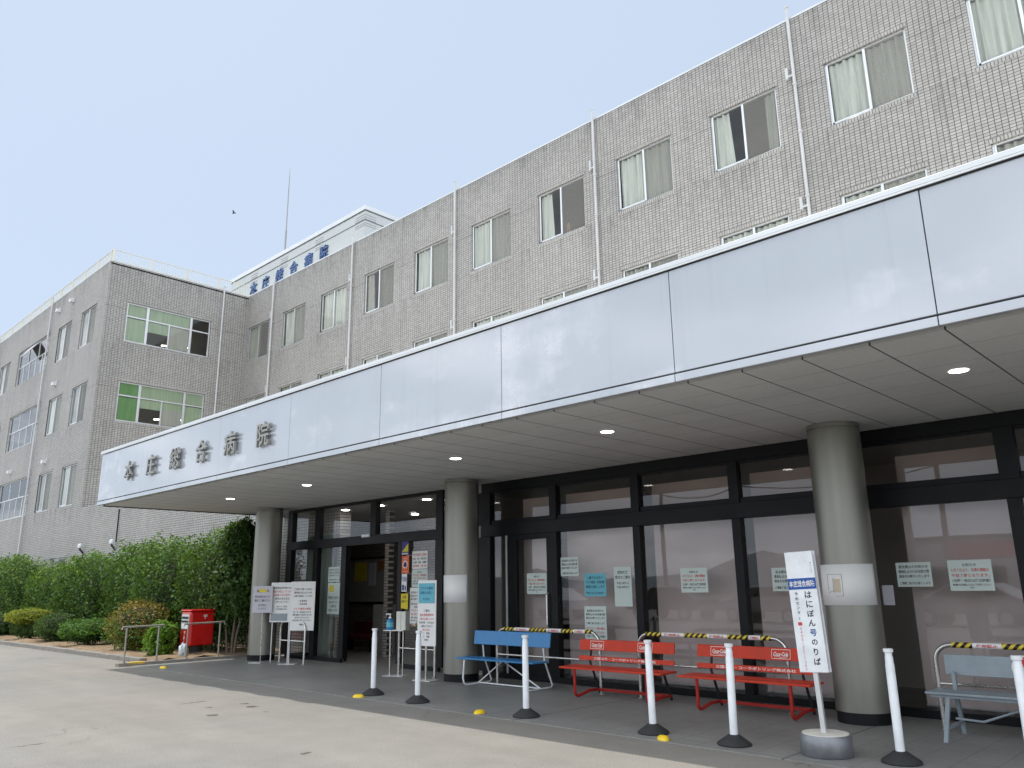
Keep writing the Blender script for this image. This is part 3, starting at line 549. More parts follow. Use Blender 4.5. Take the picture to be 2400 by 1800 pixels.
f = MB(); f.box(-9.95, -8.94, YS - .02, YS + .045, 2.30, 2.39); f.box(-9.95, -9.74, YS - .02, YS + .045, .1, 2.30); f.box(-9.04, -8.94, YS - .02, YS + .045, .1, 2.30); f.box(-9.74, -9.04, YS - .02, YS + .045, .1, .3); D = f.build('door', m_black, SF, bevel=0.004)
f = MB(); f.box(-9.99, -9.952, YS - .03, YS + .03, .1, 2.39); f.build('door_jamb', m_alu, SF)
MB().quad((-9.75, YS + .015, .29), (-9.03, YS + .015, .29), (-9.03, YS + .015, 2.31), (-9.75, YS + .015, 2.31)).build('door_pane', m_glasss, D)
MB().tube([(-9.01, YS - .02, 1.40), (-9.01, YS - .07, 1.38), (-9.01, YS - .07, .9), (-9.01, YS - .02, .88)], .016, 8).build('handle', m_steel, D, smooth=True)
# entrance
EN = thing('entrance_doors', 'black framed main entrance with sliding glass doors left standing open', 'entrance', (-14.5, YS, 0))
f = MB(); f.box(-17.3, -11.66, YS - .03, YS + .09, 3.30, ZS); f.box(-17.3, -11.66, YS - .045, YS + .12, 2.42, 2.61); f.box(-17.2, -14.95, YS - .0, YS + .06, .004, .09); f.box(-12.9, -11.8, YS, YS + .06, .004, .09)
for x, wd in ((-17.19, .11), (-16.02, .10), (-13.9, .10), (-11.77, .10)): f.box(x - wd, x + wd, YS - .034, YS + .08, 2.61, 3.30)
for x, wd in ((-17.19, .11), (-16.05, .09), (-14.93, .09), (-12.97, .06), (-11.77, .11)): f.box(x - wd, x + wd, YS - .034, YS + .08, .09, 2.42)
f.box(-17.27, -17.2, YS + .08, YL, .0, .09); f.box(-17.27, -17.2, YS + .08, YL, 2.45, 2.6); f.build('frame', m_black, EN, bevel=0.004)
for a, b in ((-17.08, -16.12), (-15.92, -14.0), (-13.8, -11.87)): MB().quad((a, YS + .03, 2.6), (b, YS + .03, 2.6), (b, YS + .03, 3.31), (a, YS + .03, 3.31)).build('transom_pane', m_glasss, EN)
for a, b in ((-17.08, -16.14), (-15.96, -15.02), (-12.91, -11.88)): MB().quad((a, YS + .03, .09), (b, YS + .03, .09), (b, YS + .03, 2.43), (a, YS + .03, 2.43)).build('pane', m_glasss, EN)
MB().quad((-17.235, YS + .08, .09), (-17.235, YL, .09), (-17.235, YL, 3.3), (-17.235, YS + .08, 3.3)).build('side_pane', m_glasss, EN)
for a in (-15.5, -14.98): MB().box(a - .035, a + .035, YS + .12, YS + .16, .02, 2.4).build('sliding_door_stile', m_black, EN)
MB().box(-14.22, -13.95, YS - .09, YS - .046, 2.57, 2.63).build('door_sensor', m_white, EN, bevel=0.008)
# lobby inside
LB = thing('entrance_lobby', 'dim tiled lobby seen through the open entrance doors', 'room', (-15, 12.5, 0))
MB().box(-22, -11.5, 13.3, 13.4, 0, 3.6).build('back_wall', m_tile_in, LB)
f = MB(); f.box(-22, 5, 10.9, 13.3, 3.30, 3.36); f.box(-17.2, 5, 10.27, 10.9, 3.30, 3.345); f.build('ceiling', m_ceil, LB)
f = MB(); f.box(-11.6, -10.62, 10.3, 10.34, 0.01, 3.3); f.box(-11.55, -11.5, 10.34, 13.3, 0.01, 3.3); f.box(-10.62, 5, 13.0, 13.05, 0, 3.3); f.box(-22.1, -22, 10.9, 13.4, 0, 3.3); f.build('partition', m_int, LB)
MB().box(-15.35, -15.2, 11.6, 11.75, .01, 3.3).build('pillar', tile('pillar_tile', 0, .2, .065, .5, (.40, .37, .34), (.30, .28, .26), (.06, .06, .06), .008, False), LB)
for x, y in ((-15.74, 10.72), (-14.44, 10.74), (-12.82, 10.73), (-15.62, 12.7), (-12.9, 12.6)): MB().lathe([(.085, 3.29), (.085, 3.31)], x, y, 20).build('lobby_lamp', m_lobl, LB)
t = tag(MB().box(-16.7, -15.86, 12.3, 12.36, 0.01, 1.14).build('partition_screen', pm('grey_screen', (.32, .31, .31), .6), bevel=.006), 'grey freestanding partition screen inside the entrance lobby', 'screen')
t = thing('waiting_bench', 'dark red waiting bench inside the lobby behind the open door', 'bench', (-17.45, 12.5, 0))
MB().box(-18.15, -16.75, 12.3, 12.75, .30, .40).build('seat', m_darkred, t, bevel=.02); MB().box(-18.15, -16.75, 12.75, 12.83, .36, .70).build('backrest', m_darkred, t, bevel=.02)
for x in (-18.05, -16.85): MB().box(x - .03, x + .03, 12.35, 12.7, .01, .30).build('leg', m_black, t)
t = thing('bulletin_board', 'framed bulletin board covered in posters on the dark lobby wall', 'notice board', (-16.85, 13.2, 1.2))
MB().box(-19.1, -17.2, 13.24, 13.29, 1.18, 2.30).build('board_panel', pm('board_grey', (.30, .30, .29), .8), t); f = MB(); f.box(-19.14, -17.16, 13.22, 13.29, 1.12, 1.18); f.box(-19.14, -17.16, 13.22, 13.29, 2.30, 2.35); f.build('board_frame', m_black, t)
MB().box(-18.85, -18.3, 13.225, 13.237, 1.72, 2.22).build('yellow_poster', m_papery, t); MB().box(-17.8, -17.35, 13.225, 13.237, 1.98, 2.24).build('brown_poster', pm('poster_brown', (.30, .15, .06), .8), t); MB().box(-18.2, -17.9, 13.225, 13.237, 1.6, 2.2).build('pale_poster', m_paperl, t)
# roller blinds behind the panes
for k, (a, b, lab) in enumerate(((-8.93, -7.36, 'pinkish grey roller blind behind the pane beside the glass door'), (-7.16, -5.66, 'pinkish grey roller blind behind the left red bench'), (-5.47, -3.92, 'pinkish grey roller blind behind the right red bench'), (-3.46, -2.2, 'pinkish grey roller blind just right of the nearest column'), (-1.95, -.5, 'pinkish grey roller blind at the right edge behind the grey bench'))):
    t = thing('roller_blind', lab, 'blind', ((a + b)/2, 10.6, .1), 0, 'roller blinds behind the ground floor panes')
    wavy(a, b, .1, 3.05, 10.6, .003, .9, 0, k).build('blind_fabric', m_roll, t, smooth=True); MB().tube([(a, 10.6, .1), (b, 10.6, .1)], .015, 6).build('bottom_bar', m_alu, t)
t = thing('roller_blind', 'narrow pinkish grey blind drawn behind the glass door', 'blind', (-9.5, 10.6, .1), 0, 'roller blinds behind the ground floor panes'); wavy(-9.95, -9.12, .1, 3.05, 10.6, .003, .9, 0, 9).build('blind_fabric', m_roll, t, smooth=True); MB().tube([(-9.95, 10.6, .1), (-9.12, 10.6, .1)], .015, 6).build('bottom_bar', m_alu, t)

t = thing('entrance_curtain', 'grey green curtain behind the far left pane of the entrance', 'curtain', (-16.6, 10.6, .1)); wavy(-17.12, -15.75, .1, 2.75, 10.6, .02, .16, 0, 31).build('curtain_fabric', curtainm('grey_green_curtain', (.30, .38, .33)), t, smooth=True); MB().tube([(-17.15, 10.6, 2.76), (-15.7, 10.6, 2.76)], .012, 6).build('curtain_rail', m_alu, t)

# ------------------------------------------------------------------ paper notices
INK = [m_ink, m_inkr, m_inkb, m_inkw]
def lettering(par, x0, x1, z0, z1, y, lines, local=False):
    n = sum(l[2] for l in lines); z = z1 - (z1 - z0)*.08; H = (z1 - z0)*.86
    for s, c, h in lines:
        hh = H*h/n
        if s:
            wd = min((x1 - x0)*.86, hh*.66*len(s))
            MB().text(s, ((x0 + x1)/2, y, z - hh/2), (1, 0, 0), (0, 0, 1), width=wd, height=hh*.66, bold=.012).build('text_line', INK[c], par, local=local)
        z -= hh
OPEN = [('お知らせ', 0, 1.0), ('６月７日より、玄関の開錠は', 1, 1.1), ('午前７時となります。', 1, 1.1), ('（日曜・祝日は終日施錠）', 0, 1), ('時間外は救急入口をご利用ください', 0, .7), ('院長', 0, .5)]
MEN = [('面会禁止のお知らせ', 0, 1), ('感染防止のため当面の間', 0, 1), ('面会をお断りいたします', 0, 1), ('', 0, .5), ('ご理解ご協力をお願いします', 0, .9)]
def notice(label, x0, x1, z0, z1, y, lines, mt, group='paper notices on the glass'):
    t = thing('paper_notice', label, 'notice', ((x0 + x1)/2, y, z0), 0, group)
    MB().box(x0, x1, y - .002, y, z0, z1).build('sheet', mt, t); lettering(t, x0, x1, z0, z1, y - .0035, lines); return t
YG = YS + .0275
notice('white notice on the glass door beside the pull handle', -9.52, -9.07, 1.39, 1.73, YG - .02, OPEN, m_paperg)
notice('small white notice high beside the glass door mullion', -8.77, -8.39, 1.67, 1.97, YG, MEN, m_paperg)
notice('bright blue notice on the pane left of the first red bench', -8.28, -7.85, 1.35, 1.70, YG, [('入館される方へ', 0, 1), ('マスク着用・手指消毒', 0, 1), ('検温をお願いします', 0, 1), ('', 0, .5), ('平熱でない方は受付へ', 0, .8)], m_paperb)
notice('tall white notice hung from a clip beside a dark mullion', -7.69, -7.36, 1.20, 1.79, YG, [('発熱外来', 0, 1), ('受付のご案内', 0, 1), ('', 0, .3), ('午前９時から', 0, .8), ('午後４時まで', 0, .8), ('', 0, 3)], m_paperg)
notice('white text sheet low on the pane under the blue notice', -8.30, -7.87, .69, 1.2, YG, MEN + [('', 0, .4)] + OPEN[1:4], m_paperg)
notice('white notice alone on the pane between the two red benches', -6.49, -6.05, 1.40, 1.74, YG, OPEN, m_paperg)
notice('white notice half hidden behind the bus stop sign', -5.08, -4.62, 1.41, 1.71, YG, MEN, m_paperg)
notice('smaller white notice with a yellow line right of the nearest column', -3.49, -3.10, 1.45, 1.73, YG, MEN, m_paperg)
notice('largest white notice with red lines at right above the grey bench', -2.92, -2.47, 1.40, 1.74, YG, OPEN, m_paperg)
notice('plain grey slip on the glass tucked behind the nearest column', -3.68, -3.55, 1.24, 1.47, YG, [('', 0, 1)], m_paperl)
DG = 'posters on the right entrance door leaf'
t = notice('navy and yellow sticker topmost on the entrance door edge', -12.91, -12.69, 2.16, 2.42, YG - .055, [('', 0, 1)], m_navy, DG); MB().add([(-12.90, YG - .059, 2.22), (-12.70, YG - .059, 2.22), (-12.70, YG - .059, 2.38)], [(0, 1, 2)]).build('yellow_triangle', m_papery, t); MB().box(-12.9, -12.7, YG - .06, YG - .0575, 2.165, 2.2).build('pale_band', m_paperl, t)
t = notice('orange red poster with white ring on the entrance door', -12.90, -12.67, 1.80, 2.14, YG - .055, [('入館中止', 3, 1), ('', 0, 4), ('ご協力ください', 3, .6)], m_orange, DG); MB().tube(arc((-12.785, YG - .058, 1.97), .068, 0, 2*PI*23/24, 23), .014, 6, closed=True).build('ring', m_inkw, t); MB().tube(arc((-12.785, YG - .058, 1.965), .026, 0, 2*PI*11/12, 11), .018, 5, closed=True).build('figure', m_navy, t)
t = notice('pale blue and white sticker under the orange poster', -12.89, -12.73, 1.45, 1.79, YG - .055, [('手指消毒', 2, 1), ('', 0, 1)], m_paper, DG); MB().box(-12.87, -12.81, YG - .06, YG - .0575, 1.47, 1.58).build('figure', m_navy, t); MB().box(-12.79, -12.75, YG - .06, YG - .0575, 1.47, 1.56).build('figure', m_navy, t)
notice('yellow poster at the bottom of the door edge stack', -12.90, -12.68, 1.12, 1.41, YG - .055, [('注意', 0, 1), ('自動ドア', 0, 1), ('', 0, 1)], m_papery, DG)
notice('upper white sheet with faint red print on the entrance door leaf', -12.64, -12.17, 1.88, 2.22, YG, [('外来診療のご案内', 1, 1), ('内科　外科　整形外科', 0, .8), ('小児科　眼科　皮膚科', 0, .8), ('受付時間　午前８時', 1, .8)], m_paper, DG)
notice('greenish white sheet with heavy black lines on the entrance door leaf', -12.64, -12.16, 1.53, 1.87, YG, OPEN, m_paperg, DG)
notice('long white sheet half covered by the standing board', -12.69, -12.25, .81, 1.52, YG, MEN + OPEN, m_paper, DG)
notice('greenish sheet upper left of the open doorway', -15.57, -15.14, 1.67, 1.99, YG, MEN, m_paperg, 'posters on the left entrance door leaf')
t = notice('tall poster with yellow picture left of the open doorway', -15.57, -15.10, .99, 1.65, YG, [('', 0, 2), ('手洗いうがい', 0, 1), ('咳エチケット', 0, .8), ('ご協力を', 0, .8), ('お願いします', 0, .8)], m_paperg, 'posters on the left entrance door leaf')
MB().box(-15.5, -15.34, YG - .006, YG - .003, 1.46, 1.60).build('picture', m_papery, t)
# sheets wrapped on columns
def wrap(label, cx, a0, a1, z0, z1):
    m = MB(); n = 24; r = .3035
    t = thing('wrapped_notice', label, 'notice', (cx, 9.53, z0), 0, 'white sheets taped around columns')
    vs = [(cx + r*math.cos(R(a0 + (a1 - a0)*i/n)), 9.53 + r*math.sin(R(a0 + (a1 - a0)*i/n)), z) for z in (z0, z1) for i in range(n + 1)]
    m.add(vs, [(i, i + 1, n + 2 + i, n + 1 + i) for i in range(n)]); o = m.build('sheet', m_paper, t, smooth=True); s = o.modifiers.new('solid', 'SOLIDIFY'); s.thickness = .002; s.offset = 1
    return t
wrap('white sheets taped around the middle column', -10.43, -150, -24, 1.27, 1.72)
t = wrap('white sheets with a small route map taped around the nearest column', -3.78, -165, -9, 1.26, 1.71)
def onc(cx, ang, z, r=.3065): return (cx + r*math.cos(R(ang)), 9.53 + r*math.sin(R(ang)), z)
m = MB()
for (a, b, za, zb) in ((-118, -84, 1.60, 1.60), (-84, -84, 1.36, 1.60), (-100, -84, 1.36, 1.36), (-118, -118, 1.42, 1.60), (-104, -104, 1.40, 1.56), (-118, -104, 1.40, 1.42)):
    m.tube([onc(-3.78, a + (b - a)*i/6, za + (zb - za)*i/6) for i in range(7)], .0018, 4)
m.build('route_map', m_ink, t); m = MB(); vs = [onc(-3.78, -103 + 3*i, z, .3059) for z in (1.40, 1.55) for i in range(6)]; m.add(vs, [(i, i + 1, 7 + i, 6 + i) for i in range(5)]); m.build('map_patch', pm('map_beige', (.66, .56, .44), .8), t)

# ------------------------------------------------------------------ hoop barriers with hazard tape
def hoop_path(x0, x1, y, h, r=.17): return [(x0, y, .008), (x0, y, h - r)] + arc((x0 + r, y, h - r), r, PI, PI/2, 7)[1:] + arc((x1 - r, y, h - r), r, PI/2, 0, 7) + [(x1, y, .008)]
def tape(par, x0, x1, y, h, r, white, txt='使用禁止'):
    """ striped sleeve along the top rail, with white printed sections """
    edges = [x0]
    for a, b in white: edges += [a, b]
    edges.append(x1)
    for i in range(0, len(edges), 2): MB().tube([(edges[i], y, h), (edges[i + 1], y, h)], r*1.22, 12).build('hazard_tape', m_tape, par, smooth=True)
    for a, b in white:
        p = MB().tube([(a, y, h), (b, y, h)], r*1.25, 12).build('tape_label', m_paper, par, smooth=True)
        MB().text(txt, ((a + b)/2, y - r*1.29, h), (1, 0, 0), (0, 0, 1), width=(b - a)*.74, height=r*1.25, bold=.03).build('lettering', m_inkr, p)
def barrier(label, x0, x1, y, h, white, txy, rail=True):
    t = thing('hoop_barrier', label, 'barrier', ((x0 + x1)/2, y, 0), 0, 'steel hoop barriers wrapped in hazard tape')
    MB().tube(hoop_path(x0, x1, y, h), .024, 12).build('hoop', m_steel, t, smooth=True)
    if rail: MB().tube([(x0, y, .46), (x1, y, .46)], .014, 8).build('lower_rail', m_steel, t, smooth=True)
    m = MB()
    for x in (x0, x1): m.lathe([(.045, .008), (.045, .014), (.026, .02)], x, y, 16)
    m.build('foot_flange', m_steel, t)
    tape(t, txy[0], txy[1], y, h, .024, white); return t
YB = 9.57
t = barrier('steel hoop barrier with hazard tape behind the blue bench', -9.61, -7.51, YB, .855, [(-9.20, -8.88), (-8.52, -8.22), (-7.98, -7.76)], (-9.45, -7.64))
MB().tube([(-7.51, YB, .46), (-6.82, YB, .46)], .014, 8).build('connecting_rail', m_steel, t, smooth=True)
barrier('steel hoop barrier with hazard tape behind the right red bench', -6.82, -4.65, YB, .855, [(-6.42, -6.07), (-5.72, -5.43), (-5.13, -4.97)], (-6.68, -4.84))
barrier('steel hoop barrier with hazard tape behind the grey bench', -2.98, -1.0, YB, .855, [(-2.60, -2.33), (-2.08, -1.8)], (-2.80, -1.15))
barrier('short steel hoop with a scrap of hazard tape left of the entrance', -16.21, -15.24, 9.5, .87, [(-15.75, -15.60)], (-15.8, -15.42))
barrier('short steel hoop with hazard tape right of the entrance doors', -12.10, -11.1, 9.52, .87, [(-11.93, -11.62)], (-12.0, -11.52))

# ------------------------------------------------------------------ benches (local: x along, y back)
def red_bench():
    t = thing('red_bench', 'red slatted advertising bench with white lettering, the left of two', 'bench', (0, 0, 0), 0, 'red advertising benches')
    MB().box(-.85, .85, -.04, .15, .385, .412).box(-.85, .85, .165, .335, .388, .415).build('seat', m_red, t, bevel=.006)
    def bk(z0, z1): # back boards lean a little
        m = MB(); m.add([(x, .34 + (z - .45)*.16 + d, z) for z in (z0, z1) for d in (0, .022) for x in (-.80, .80)], [(0, 2, 3, 1), (4, 5, 7, 6), (0, 1, 5, 4), (2, 6, 7, 3), (0, 4, 6, 2), (1, 3, 7, 5)]); return m
    top = bk(.612, .757).build('backrest', m_red, t, bevel=.006); low = bk(.475, .535).build('lower_slat', m_red, t, bevel=.006)
    ux = (1, 0, 0); uz = Vector((0, .16, 1)).normalized()
    for x in (-.48, .34):
        m = MB(); y = .34 + (.685 - .45)*.16 - .003; o = Vector((x, y, .685)); hw, hh = .12, .055
        for a, b, c, d in ((-hw, hw, hh - .006, hh), (-hw, hw, -hh, -hh + .006), (-hw, -hw + .006, -hh, hh), (hw - .006, hw, -hh, hh)): m.add([o + Vector(ux)*q + uz*p for q, p in ((a, c), (b, c), (b, d), (a, d))], [(0, 1, 2, 3)])
        v, f = textmesh('Coca‑Cola', .03); a = np.array(v); sx = .19/(a[:, 0].max() - a[:, 0].min()); cy = (a[:, 1].max() + a[:, 1].min())/2; cx = (a[:, 0].max() + a[:, 0].min())/2
        m.add([o + Vector(ux)*((p[0] - cx)*sx + (p[1] - cy)*sx*.35) + uz*((p[1] - cy)*sx*1.5) for p in v], f)
        m.tube([o + Vector(ux)*(-.08 + .16*i/8) + uz*(-.034 + .006*math.sin(i*.9)) for i in range(9)], .003, 4)
        m.build('painted_logo', m_inkw, top)
    m = MB(); m.text('三国コカ・コーラボトリング株式会社', (.0, .34 + (.505 - .45)*.16 - .003, .505), ux, uz, width=1.05, height=.036, bold=.02); m.build('lettering', m_inkw, low)
    for x in (-.60, .60):
        m = MB(); m.tube([(x, .0, .385), (x, .0, .10)] + [Vector((x, .0 + .07 - .07*math.cos(a), .09 - .06*math.sin(a))) for a in np.linspace(0, PI/2, 5)] + [(x, .16, .045), (x, .30, .075), (x, .52, .075)], .021, 10); m.build('leg', m_redd, t, smooth=True)
        m = MB(); m.tube([(x, .56, .02), (x, .40, .36), (x, .355, .45), (x, .41, .74)], .017, 8); m.build('rear_leg', m_dark, t, smooth=True)
    MB().box(-.62, .62, .49, .55, .055, .09).build('stretcher', m_redd, t, bevel=.004)
    return t
rb = red_bench(); rb.location = (-6.92, 9.0, .008)
r2 = copy_tree(rb); r2.location = (-4.97, 8.99, .008); r2['label'] = 'red slatted advertising bench with white lettering, partly behind the bus stop sign'
rb['label'] = 'red slatted advertising bench with white lettering, nearer the blue bench'
t = thing('blue_bench', 'blue bench on thin white bent tube legs beside the middle column', 'bench', (-9.15, 9.03, .008))
MB().box(-.84, .84, -.03, .33, .40, .425).build('seat', m_blue, t, bevel=.006, local=True)
m = MB(); m.add([(x, .36 + (z - .6)*.15 + d, z) for z in (.606, .818) for d in (0, .022) for x in (-.83, .83)], [(0, 2, 3, 1), (4, 5, 7, 6), (0, 1, 5, 4), (2, 6, 7, 3), (0, 4, 6, 2), (1, 3, 7, 5)]); m.build('backrest', m_blue, t, bevel=.006, local=True)
for x in (-.66, .66):
    m = MB(); m.tube([(x, .0, .40), (x - .01, -.02, .12)] + [Vector((x, -.02 + .08 - .08*math.cos(a), .09 - .075*math.sin(a))) for a in np.linspace(0, PI/2, 5)] + [(x, .30, .02), (x, .56, .02), (x, .60, .05), (x, .43, .42), (x, .40, .7)], .013, 8); m.build('leg', m_white, t, smooth=True, local=True)
m = MB(); m.tube([(-.66, .32, .03), (0, .20, .395), (.66, .32, .03)], .011, 8); m.tube([(-.66, .33, .025), (.66, .33, .025)], .011, 8); m.build('brace', m_white, t, smooth=True, local=True)
t = thing('grey_bench', 'grey bench with a red round emblem, cut by the right edge', 'bench', (-2.05, 8.9, .008))
m = MB(); m.box(-.90, 1.0, .10, .30, .405, .43); m.box(-.90, 1.0, .315, .5, .405, .43); m.box(-.86, .96, .13, .46, .375, .404); m.build('seat', m_greyb, t, bevel=.005, local=True)
m = MB(); m.add([(x, .46 + (z - .56)*.12 + d, z) for z in (.565, .765) for d in (0, .02) for x in (-.79, .95)], [(0, 2, 3, 1), (4, 5, 7, 6), (0, 1, 5, 4), (2, 6, 7, 3), (0, 4, 6, 2), (1, 3, 7, 5)]); bk = m.build('backrest', m_greyb, t, bevel=.005, local=True)
for x in (-.70, .86):
    for a, b in (((x, -.09, .0), (x, .16, .40)), ((x, .52, .0), (x, .40, .40))):
        m = MB(); d = .02; m.add([(p[0] + i*d, p[1] + j*d, p[2]) for p in (a, b) for j in (-1, 1) for i in (-1, 1)], [(0, 2, 3, 1), (4, 5, 7, 6), (0, 1, 5, 4), (2, 6, 7, 3), (0, 4, 6, 2), (1, 3, 7, 5)]); m.build('leg', m_greyb, t, bevel=.003, local=True)
    MB().box(x - .018, x + .018, .40, .44, .40, .60).build('back_post', m_greyb, t, local=True)
m = MB(); m.tube([(-.70, .30, .17), (-.45, .30, .16), (.05, .30, .36), (.6, .30, .16), (.86, .30, .17)], .012, 8); m.box(-.71, -.69, .0, .5, .10, .13); m.build('brace', m_greyb, t, smooth=True, local=True)
m = MB(); c = Vector((-.06, .457 + .012, .665)); k = 32
for r0, r1, mi, e in ((0, .105, 0, 0), (.105, .118, 1, 0)):
    vs = [c + Vector((r*math.cos(2*PI*i/k), -.006 + r*math.sin(2*PI*i/k)*.12 - .0, r*math.sin(2*PI*i/k))) for r in (r0 + 1e-4, r1) for i in range(k)]; m.add(vs, [(i, (i + 1) % k, k + (i + 1) % k, k + i) for i in range(k)], mi)
em = m.build('emblem', [m_inkr, m_inkw], bk, local=True); MB().text('Coca‑Cola', c + Vector((0, -.010, 0)), (1, 0, .15), (-.15, .12, 1), width=.17, height=.06, bold=.03).build('lettering', m_inkw, em, local=True)

# ------------------------------------------------------------------ bus stop sign
t = thing('bus_stop_sign', 'white standing sign with blue band on a grey drum foot', 'sign', (-3.36, 7.52, 0), R(2))
m = MB(); m.lathe([(.215, .008), (.225, .02), (.225, .175), (.215, .19)], 0, 0, 40); dr = m.build('drum', m_drum, t, smooth=True, local=True); MB().lathe([(.205, .185), (.20, .196)], 0, 0, 40).build('concrete_fill', m_concl, dr, local=True)
m = MB(); m.box(-.022, .022, -.02, .02, .19, 1.7); m.build('pole', m_alu, t, bevel=.003, local=True)
MB().box(-.135, .135, -.038, -.022, .71, 1.80).build('front_board', m_white, t, bevel=.004, local=True); MB().box(-.135, .135, .022, .038, .71, 1.80).build('rear_board', m_white, t, bevel=.004, local=True)
m = MB()
for z in (.8, 1.25, 1.7): m.box(-.03, .03, -.022, .022, z, z + .03)
m.build('clamp', m_alu, t, local=True)
bd = MB().box(-.135, .135, -.0412, -.0385, 1.452, 1.553).build('blue_band', m_blueb, t, local=True); MB().text('本庄総合病院', (0, -.0425, 1.503), (1, 0, 0), (0, 0, 1), width=.245, height=.062, bold=.02).build('band_lettering', m_inkw, bd, local=True)
m = MB()
for i, c in enumerate('はにぽん号のりば'): m.text(c, (.045, -.0395, 1.40 - .085*i), (1, 0, 0), (0, 0, 1), height=.062 if c != 'の' else .052, bold=.02, m=2 if c == '号' else 0)
for i, c in enumerate('予約センタ'): m.text(c, (-.068, -.0395, 1.41 - .042*i), (1, 0, 0), (0, 0, 1), height=.030, bold=.01)
m.box(-.070, -.066, -.0400, -.0392, 1.175, 1.20)
for i, c in enumerate('☎０４９５（２１）７３０７'):
    if c == '☎': m.box(-.088, -.050, -.0402, -.0392, 1.125, 1.155, 1); continue
    m.text(c, (-.068, -.0395, 1.13 - .033*i), (1, 0, 0), (0, 0, 1), height=.024 if c not in '（）' else .026, bold=.004, m=1)
for i, c in enumerate('ほんじょう'): m.text(c, (.108, -.0395, 1.69 - .022*i), (1, 0, 0), (0, 0, 1), height=.014)
m.build('lettering', INK, t, local=True)

for o in t.children:
    if o.name.split('.')[0] != 'drum': o.rotation_euler = (0, R(-2.4), 0)       # the pole leans in its foot

# ------------------------------------------------------------------ white posts and yellow studs
def bollard():
    t = thing('marker_post', 'x', 'post', (0, 0, 0), 0, 'white marker posts along the porch edge')
    m = MB(); m.lathe([(.038, .085), (.038, .80), (.034, .805), (.034, .86), (.030, .865), (.030, .895), (.041, .9), (.043, .925), (.036, .93)], 0, 0, 24); m.build('shaft', m_white, t, smooth=True)
    m = MB(); m.lathe([(.160, .0), (.165, .012), (.157, .025), (.105, .06), (.058, .092), (.045, .095)], 0, 0, 28); m.build('foot', m_rubber, t, smooth=True); return t
b0 = bollard()
for i, (x, y, a, lab) in enumerate(((-10.08, 7.47, 0, 'white marker post farthest away, nearest the sanitiser stand'), (-8.94, 7.37, 0, 'white marker post, second farthest, before the middle column'), (-6.95, 7.40, 0, 'white marker post standing before the blue bench'), (-5.17, 7.44, 1, 'white marker post in front of the left red bench'), (-4.22, 7.41, -1, 'white marker post in front of the right red bench'), (-2.75, 7.60, 0, 'white marker post right of the bus stop sign'), (-1.72, 7.42, 0, 'white marker post cut by the right edge, at the grey bench'))):
    o = b0 if i == 0 else copy_tree(b0); o.location = (x, y, .008); o.rotation_euler = (0, R(a), i); o['label'] = lab
def stud():
    m = MB(); k = 10; vs = []
    for t_, s_ in ((0, 1.0), (.5, .95), (.85, .7), (1.0, .35)): vs += [(.085*s_*math.cos(2*PI*i/20), .055*s_*math.sin(2*PI*i/20), .045*t_) for i in range(20)]
    m.add(vs, [(j*20 + i, j*20 + (i + 1) % 20, (j + 1)*20 + (i + 1) % 20, (j + 1)*20 + i) for j in range(3) for i in range(20)] + [tuple(range(60, 80))]); o = m.build('floor_stud', m_yellow, smooth=True); tag(o, 'x', 'stud', 'yellow rubber studs along the porch edge'); return o
s0 = stud()
for i, (x, y, lab) in enumerate(((-10.02, 7.17, 'yellow stud beside the foot of the farthest white post'), (-7.58, 7.23, 'yellow stud alone on the edge before the blue bench'), (-4.89, 7.2, 'yellow stud touching the foot of a white post before the red benches'), (-16.9, 7.3, 'yellow stud at the far corner of the porch near the handrail'))):
    o = s0 if i == 0 else s0.copy()
    if i: COL.objects.link(o)
    o.location = (x, y, .006); o.rotation_euler[2] = .6 + i; o['label'] = lab

# ------------------------------------------------------------------ boards and sanitiser at the entrance
t = thing('notice_board_stand', 'wide white notice board on the short hoop left of the entrance', 'sign', (-15.95, 9.43, 0), R(30))
MB().box(-.36, .20, -.02, -.004, .84, 1.67).build('board', m_paper, t, bevel=.003, local=True); MB().box(-.34, .06, -.028, -.021, .87, 1.02).build('grey_pocket', m_greyb, t, local=True)
lettering(t, -.34, .18, 1.05, 1.64, -.0215, [('新型感染症対策のため', 0, 1), ('面会を禁止しています', 1, 1), ('ご家族の方は受付へ', 1, 1), ('発熱のある方は', 0, 1), ('お申し出ください', 0, .8), ('', 0, .6), ('院内マスク着用', 0, .7), ('手指消毒のお願い', 0, .7)], True)
for x in (-.3, .1): MB().tube([(x, .01, .008), (x, .005, .86)], .012, 8).build('leg', m_alu, t, smooth=True, local=True)
t = thing('text_board_stand', 'taller white text board on a pole beside the entrance doorway', 'sign', (-15.36, 9.48, 0), R(30))
MB().box(-.27, .29, -.02, -.006, .68, 1.68).build('board', m_paper, t, bevel=.003, local=True)
lettering(t, -.25, .27, .72, 1.63, -.0215, [('ご来院の皆様へのお願い', 0, 1), ('感染拡大防止のため', 0, 1), ('入館を制限しています', 0, 1), ('', 0, .5), ('・体温測定', 0, .9), ('・手指消毒', 0, .9), ('', 0, .4), ('マスク着用の徹底', 1, 1.1), ('熱・咳・倦怠感のある方', 0, .8), ('濃厚接触の可能性がある方', 0, .8), ('県外から来られた方', 0, .8), ('正面玄関で申し出ください', 0, .8), ('', 0, .4), ('病院長', 0, .8)], True)
MB().tube([(-.27, .02, .02), (-.27, .01, .70)], .014, 8).build('pole', m_white, t, smooth=True, local=True); MB().box(-.45, -.05, -.12, .14, .008, .02).build('foot_plate', m_alu, t, bevel=.003, local=True)
t = thing('leaflet_stand', 'thin pole stand with a lilac sheet in front of the far column', 'sign', (-16.34, 9.1, 0), R(32))
